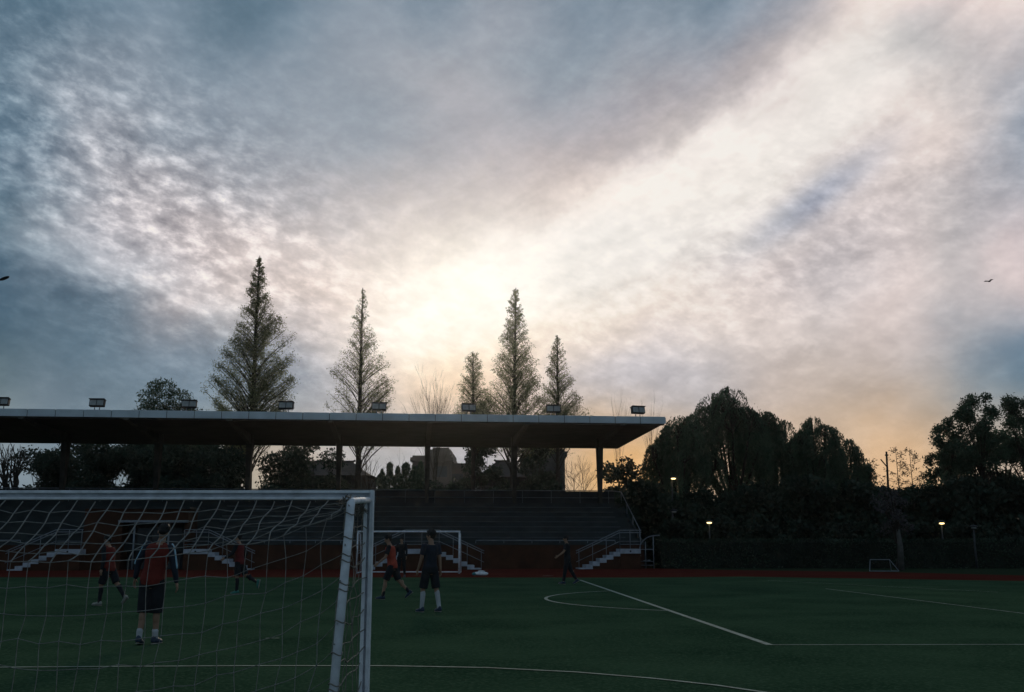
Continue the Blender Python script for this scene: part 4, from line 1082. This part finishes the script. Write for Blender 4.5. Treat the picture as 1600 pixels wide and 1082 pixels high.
    for n in 'rl':
        a_, b_, c_ = J_['hip'+n], J_['knee'+n], J_['ank'+n]
        if long_: cap_(g, W_(a_), W_(b_), .100*k, .075*k); g.tube([W_(b_), W_(b_.lerp(c_, .5)), W_(b_.lerp(c_, .95))], [.074*k, .064*k, .052*k], 14)
        else: g.ell(W_(a_), (.10*k,)*3, None, 12, 8); g.tube([W_(a_), W_(a_.lerp(b_, .5)), W_(a_.lerp(b_, cut))], [.102*k, .100*k, .096*k], 16)
    remesh(g, 'trousers' if long_ else 'shorts', wear['bottom'], root, .010, 3)
    for n in 'rl':
        a_, b_ = J_['knee'+n], J_['ank'+n]
        if wear.get('sock'):
            f0 = wear.get('sock_h', .75); s_ = MB(); p0 = a_.lerp(b_, 1-f0)
            s_.tube([W_(p0), W_(a_.lerp(b_, max(1-f0, .3)+.02)+Vector((0, -.012, 0))), W_(b_+Vector((0, 0, -.02)))], [.053*k, .056*k if f0 > .5 else .046*k, .043*k], 14)
            if f0 > .5: s_.ell(W_(a_.lerp(b_, .30)+Vector((0, -.020, 0))), (.050*k, .054*k, .10*k), None, 12, 8)
            remesh(s_, 'sock', wear['sock'], root, .008, 2)
        # shoe along the foot
        fd, dn = J_['fd'+n], J_['dn'+n]; sd = fd.cross(dn).normalized(); c0 = b_
        def fr(t, w, hh, zc): 
            c = c0+fd*t+dn*zc; return [W_(c+sd*w*math.cos(2*math.pi*i/12)-dn*hh*max(-.62, math.sin(2*math.pi*i/12))) for i in range(12)]
        sh_ = MB(); sh_.rings([fr(-.075, .018, .030, .045), fr(-.06, .036, .055, .035), fr(-.02, .042, .070, .030), fr(.04, .042, .056, .045), fr(.10, .048, .040, .058), fr(.155, .042, .030, .062), fr(.185, .018, .018, .066)])
        so_ = sh_.build('shoe', wear.get('shoe', C_SHOE), root, True)
        sl_ = MB(); sl_.rings([[W_(c0+fd*t+dn*.086+sd*w*math.cos(2*math.pi*i/12)-dn*.008*math.sin(2*math.pi*i/12)) for i in range(12)] for t, w in ((-.078, .02), (-.05, .038), (.0, .037), (.06, .040), (.11, .048), (.16, .040), (.19, .015))])
        sl_.build('sole', wear.get('sole', C_SOLE), so_, True)
    return root

# pose entries: leg (thigh forward, spread, knee bend, toe up); arm (forward, spread, elbow bend)
person(231, 1009, -3, 'nearest person, back to camera, red bib, pale blue sleeve stripes, dark shorts',
       dict(lean=7, side=7, legr=(4, 0, 4, 0), legl=(-6, -1, 10, -8), armr=(-3, 15, 14), arml=(-4, 26, 12), look=8, nod=28),
       dict(shirt=C_NAVY, sleeve='long', stripe=True, bib=C_RED, bottom=C_BLK, sock=C_WHT, sock_h=.24, cut=1.12), 1.72)
person(166, 948, 72, 'person at far left in red bib stepping, seen between net cords',
       dict(lean=8, legr=(-26, 2, 14, -38), legl=(16, 2, 14, 4), armr=(8, 10, 25), arml=(-14, 10, 20), nod=15),
       dict(shirt=C_BLK, sleeve='long', bib=C_RED, bottom=C_BLK, sock=C_BLK, sock_h=.85, shoe=C_SOLE), 1.64)
person(372, 929, 80, 'person running with one leg kicked back, dark clothes and dull red bib',
       dict(lean=6, legr=(-22, 3, 42, -75), legl=(2, 2, 4, 0), armr=(-30, 12, 55), arml=(20, 14, 40), nod=8),
       dict(shirt=C_BLK, sleeve='long', bib=mat('dull_red_cloth', (.14, .02, .02), .9, .3, 8), bottom=C_BLK, sock=C_BLK, sock_h=.9, shoe=mat('teal_shoe', (.04, .20, .17), .6, .3, 12)), 1.70)
person(612, 938, 88, 'person in bright orange bib striding left beside the near goal post',
       dict(lean=10, legr=(-22, 4, 22, -38), legl=(22, 3, 12, 4), armr=(-18, 8, 20), arml=(16, 10, 35), look=10, nod=8),
       dict(shirt=C_BLK, bib=C_ORG, bottom=C_BLK, sock=C_BLK, sock_h=.28, cut=.95), 1.69)
person(627, 903, 170, 'distant person in black standing right behind the orange bib player',
       dict(lean=4, legr=(3, 3, 4, 0), legl=(-4, 3, 6, 0), armr=(2, 12, 12), arml=(4, 12, 16)),
       dict(shirt=C_BLK, sleeve='long', bottom=C_BLK, trousers=True), 1.68)
person(671, 958, 38, 'person in black kit with white knee socks standing with arms down',
       dict(lean=-2, legr=(-8, 5, 6, 0), legl=(10, 5, 8, 0), armr=(-8, 7, 6), arml=(8, 9, 14), look=32, nod=2),
       dict(shirt=C_NAVY, bottom=C_BLK, sock=C_WHT, sock_h=.82, cut=.98, hair=1.10), 1.72)
person(887, 914, 88, 'person all in black walking left before the end staircase',
       dict(lean=3, legr=(-16, 2, 14, -26), legl=(12, 2, 3, 4), armr=(-12, 8, 10), arml=(24, 10, 30), nod=8),
       dict(shirt=C_BLK, bottom=C_BLK, trousers=True), 1.70)

# ================================================================== thin scattering air added to stand in for lens glow near the sun
m = bpy.data.materials.new('glow_air'); m.use_nodes = True; t = m.node_tree; t.nodes.clear()
pv = t.nodes.new('ShaderNodeVolumePrincipled'); om = t.nodes.new('ShaderNodeOutputMaterial'); t.links.new(pv.outputs[0], om.inputs['Volume'])
pv.inputs['Color'].default_value = (.93, .93, .88, 1); pv.inputs['Density'].default_value = .00013; pv.inputs['Anisotropy'].default_value = .91
hz = MB().box((-260, -90, -1), (260, 175, 45)).build('glow_haze', m); tag(hz, 'thin pale scattering air added over the field for the glow near the sun', None, None, 'stuff')
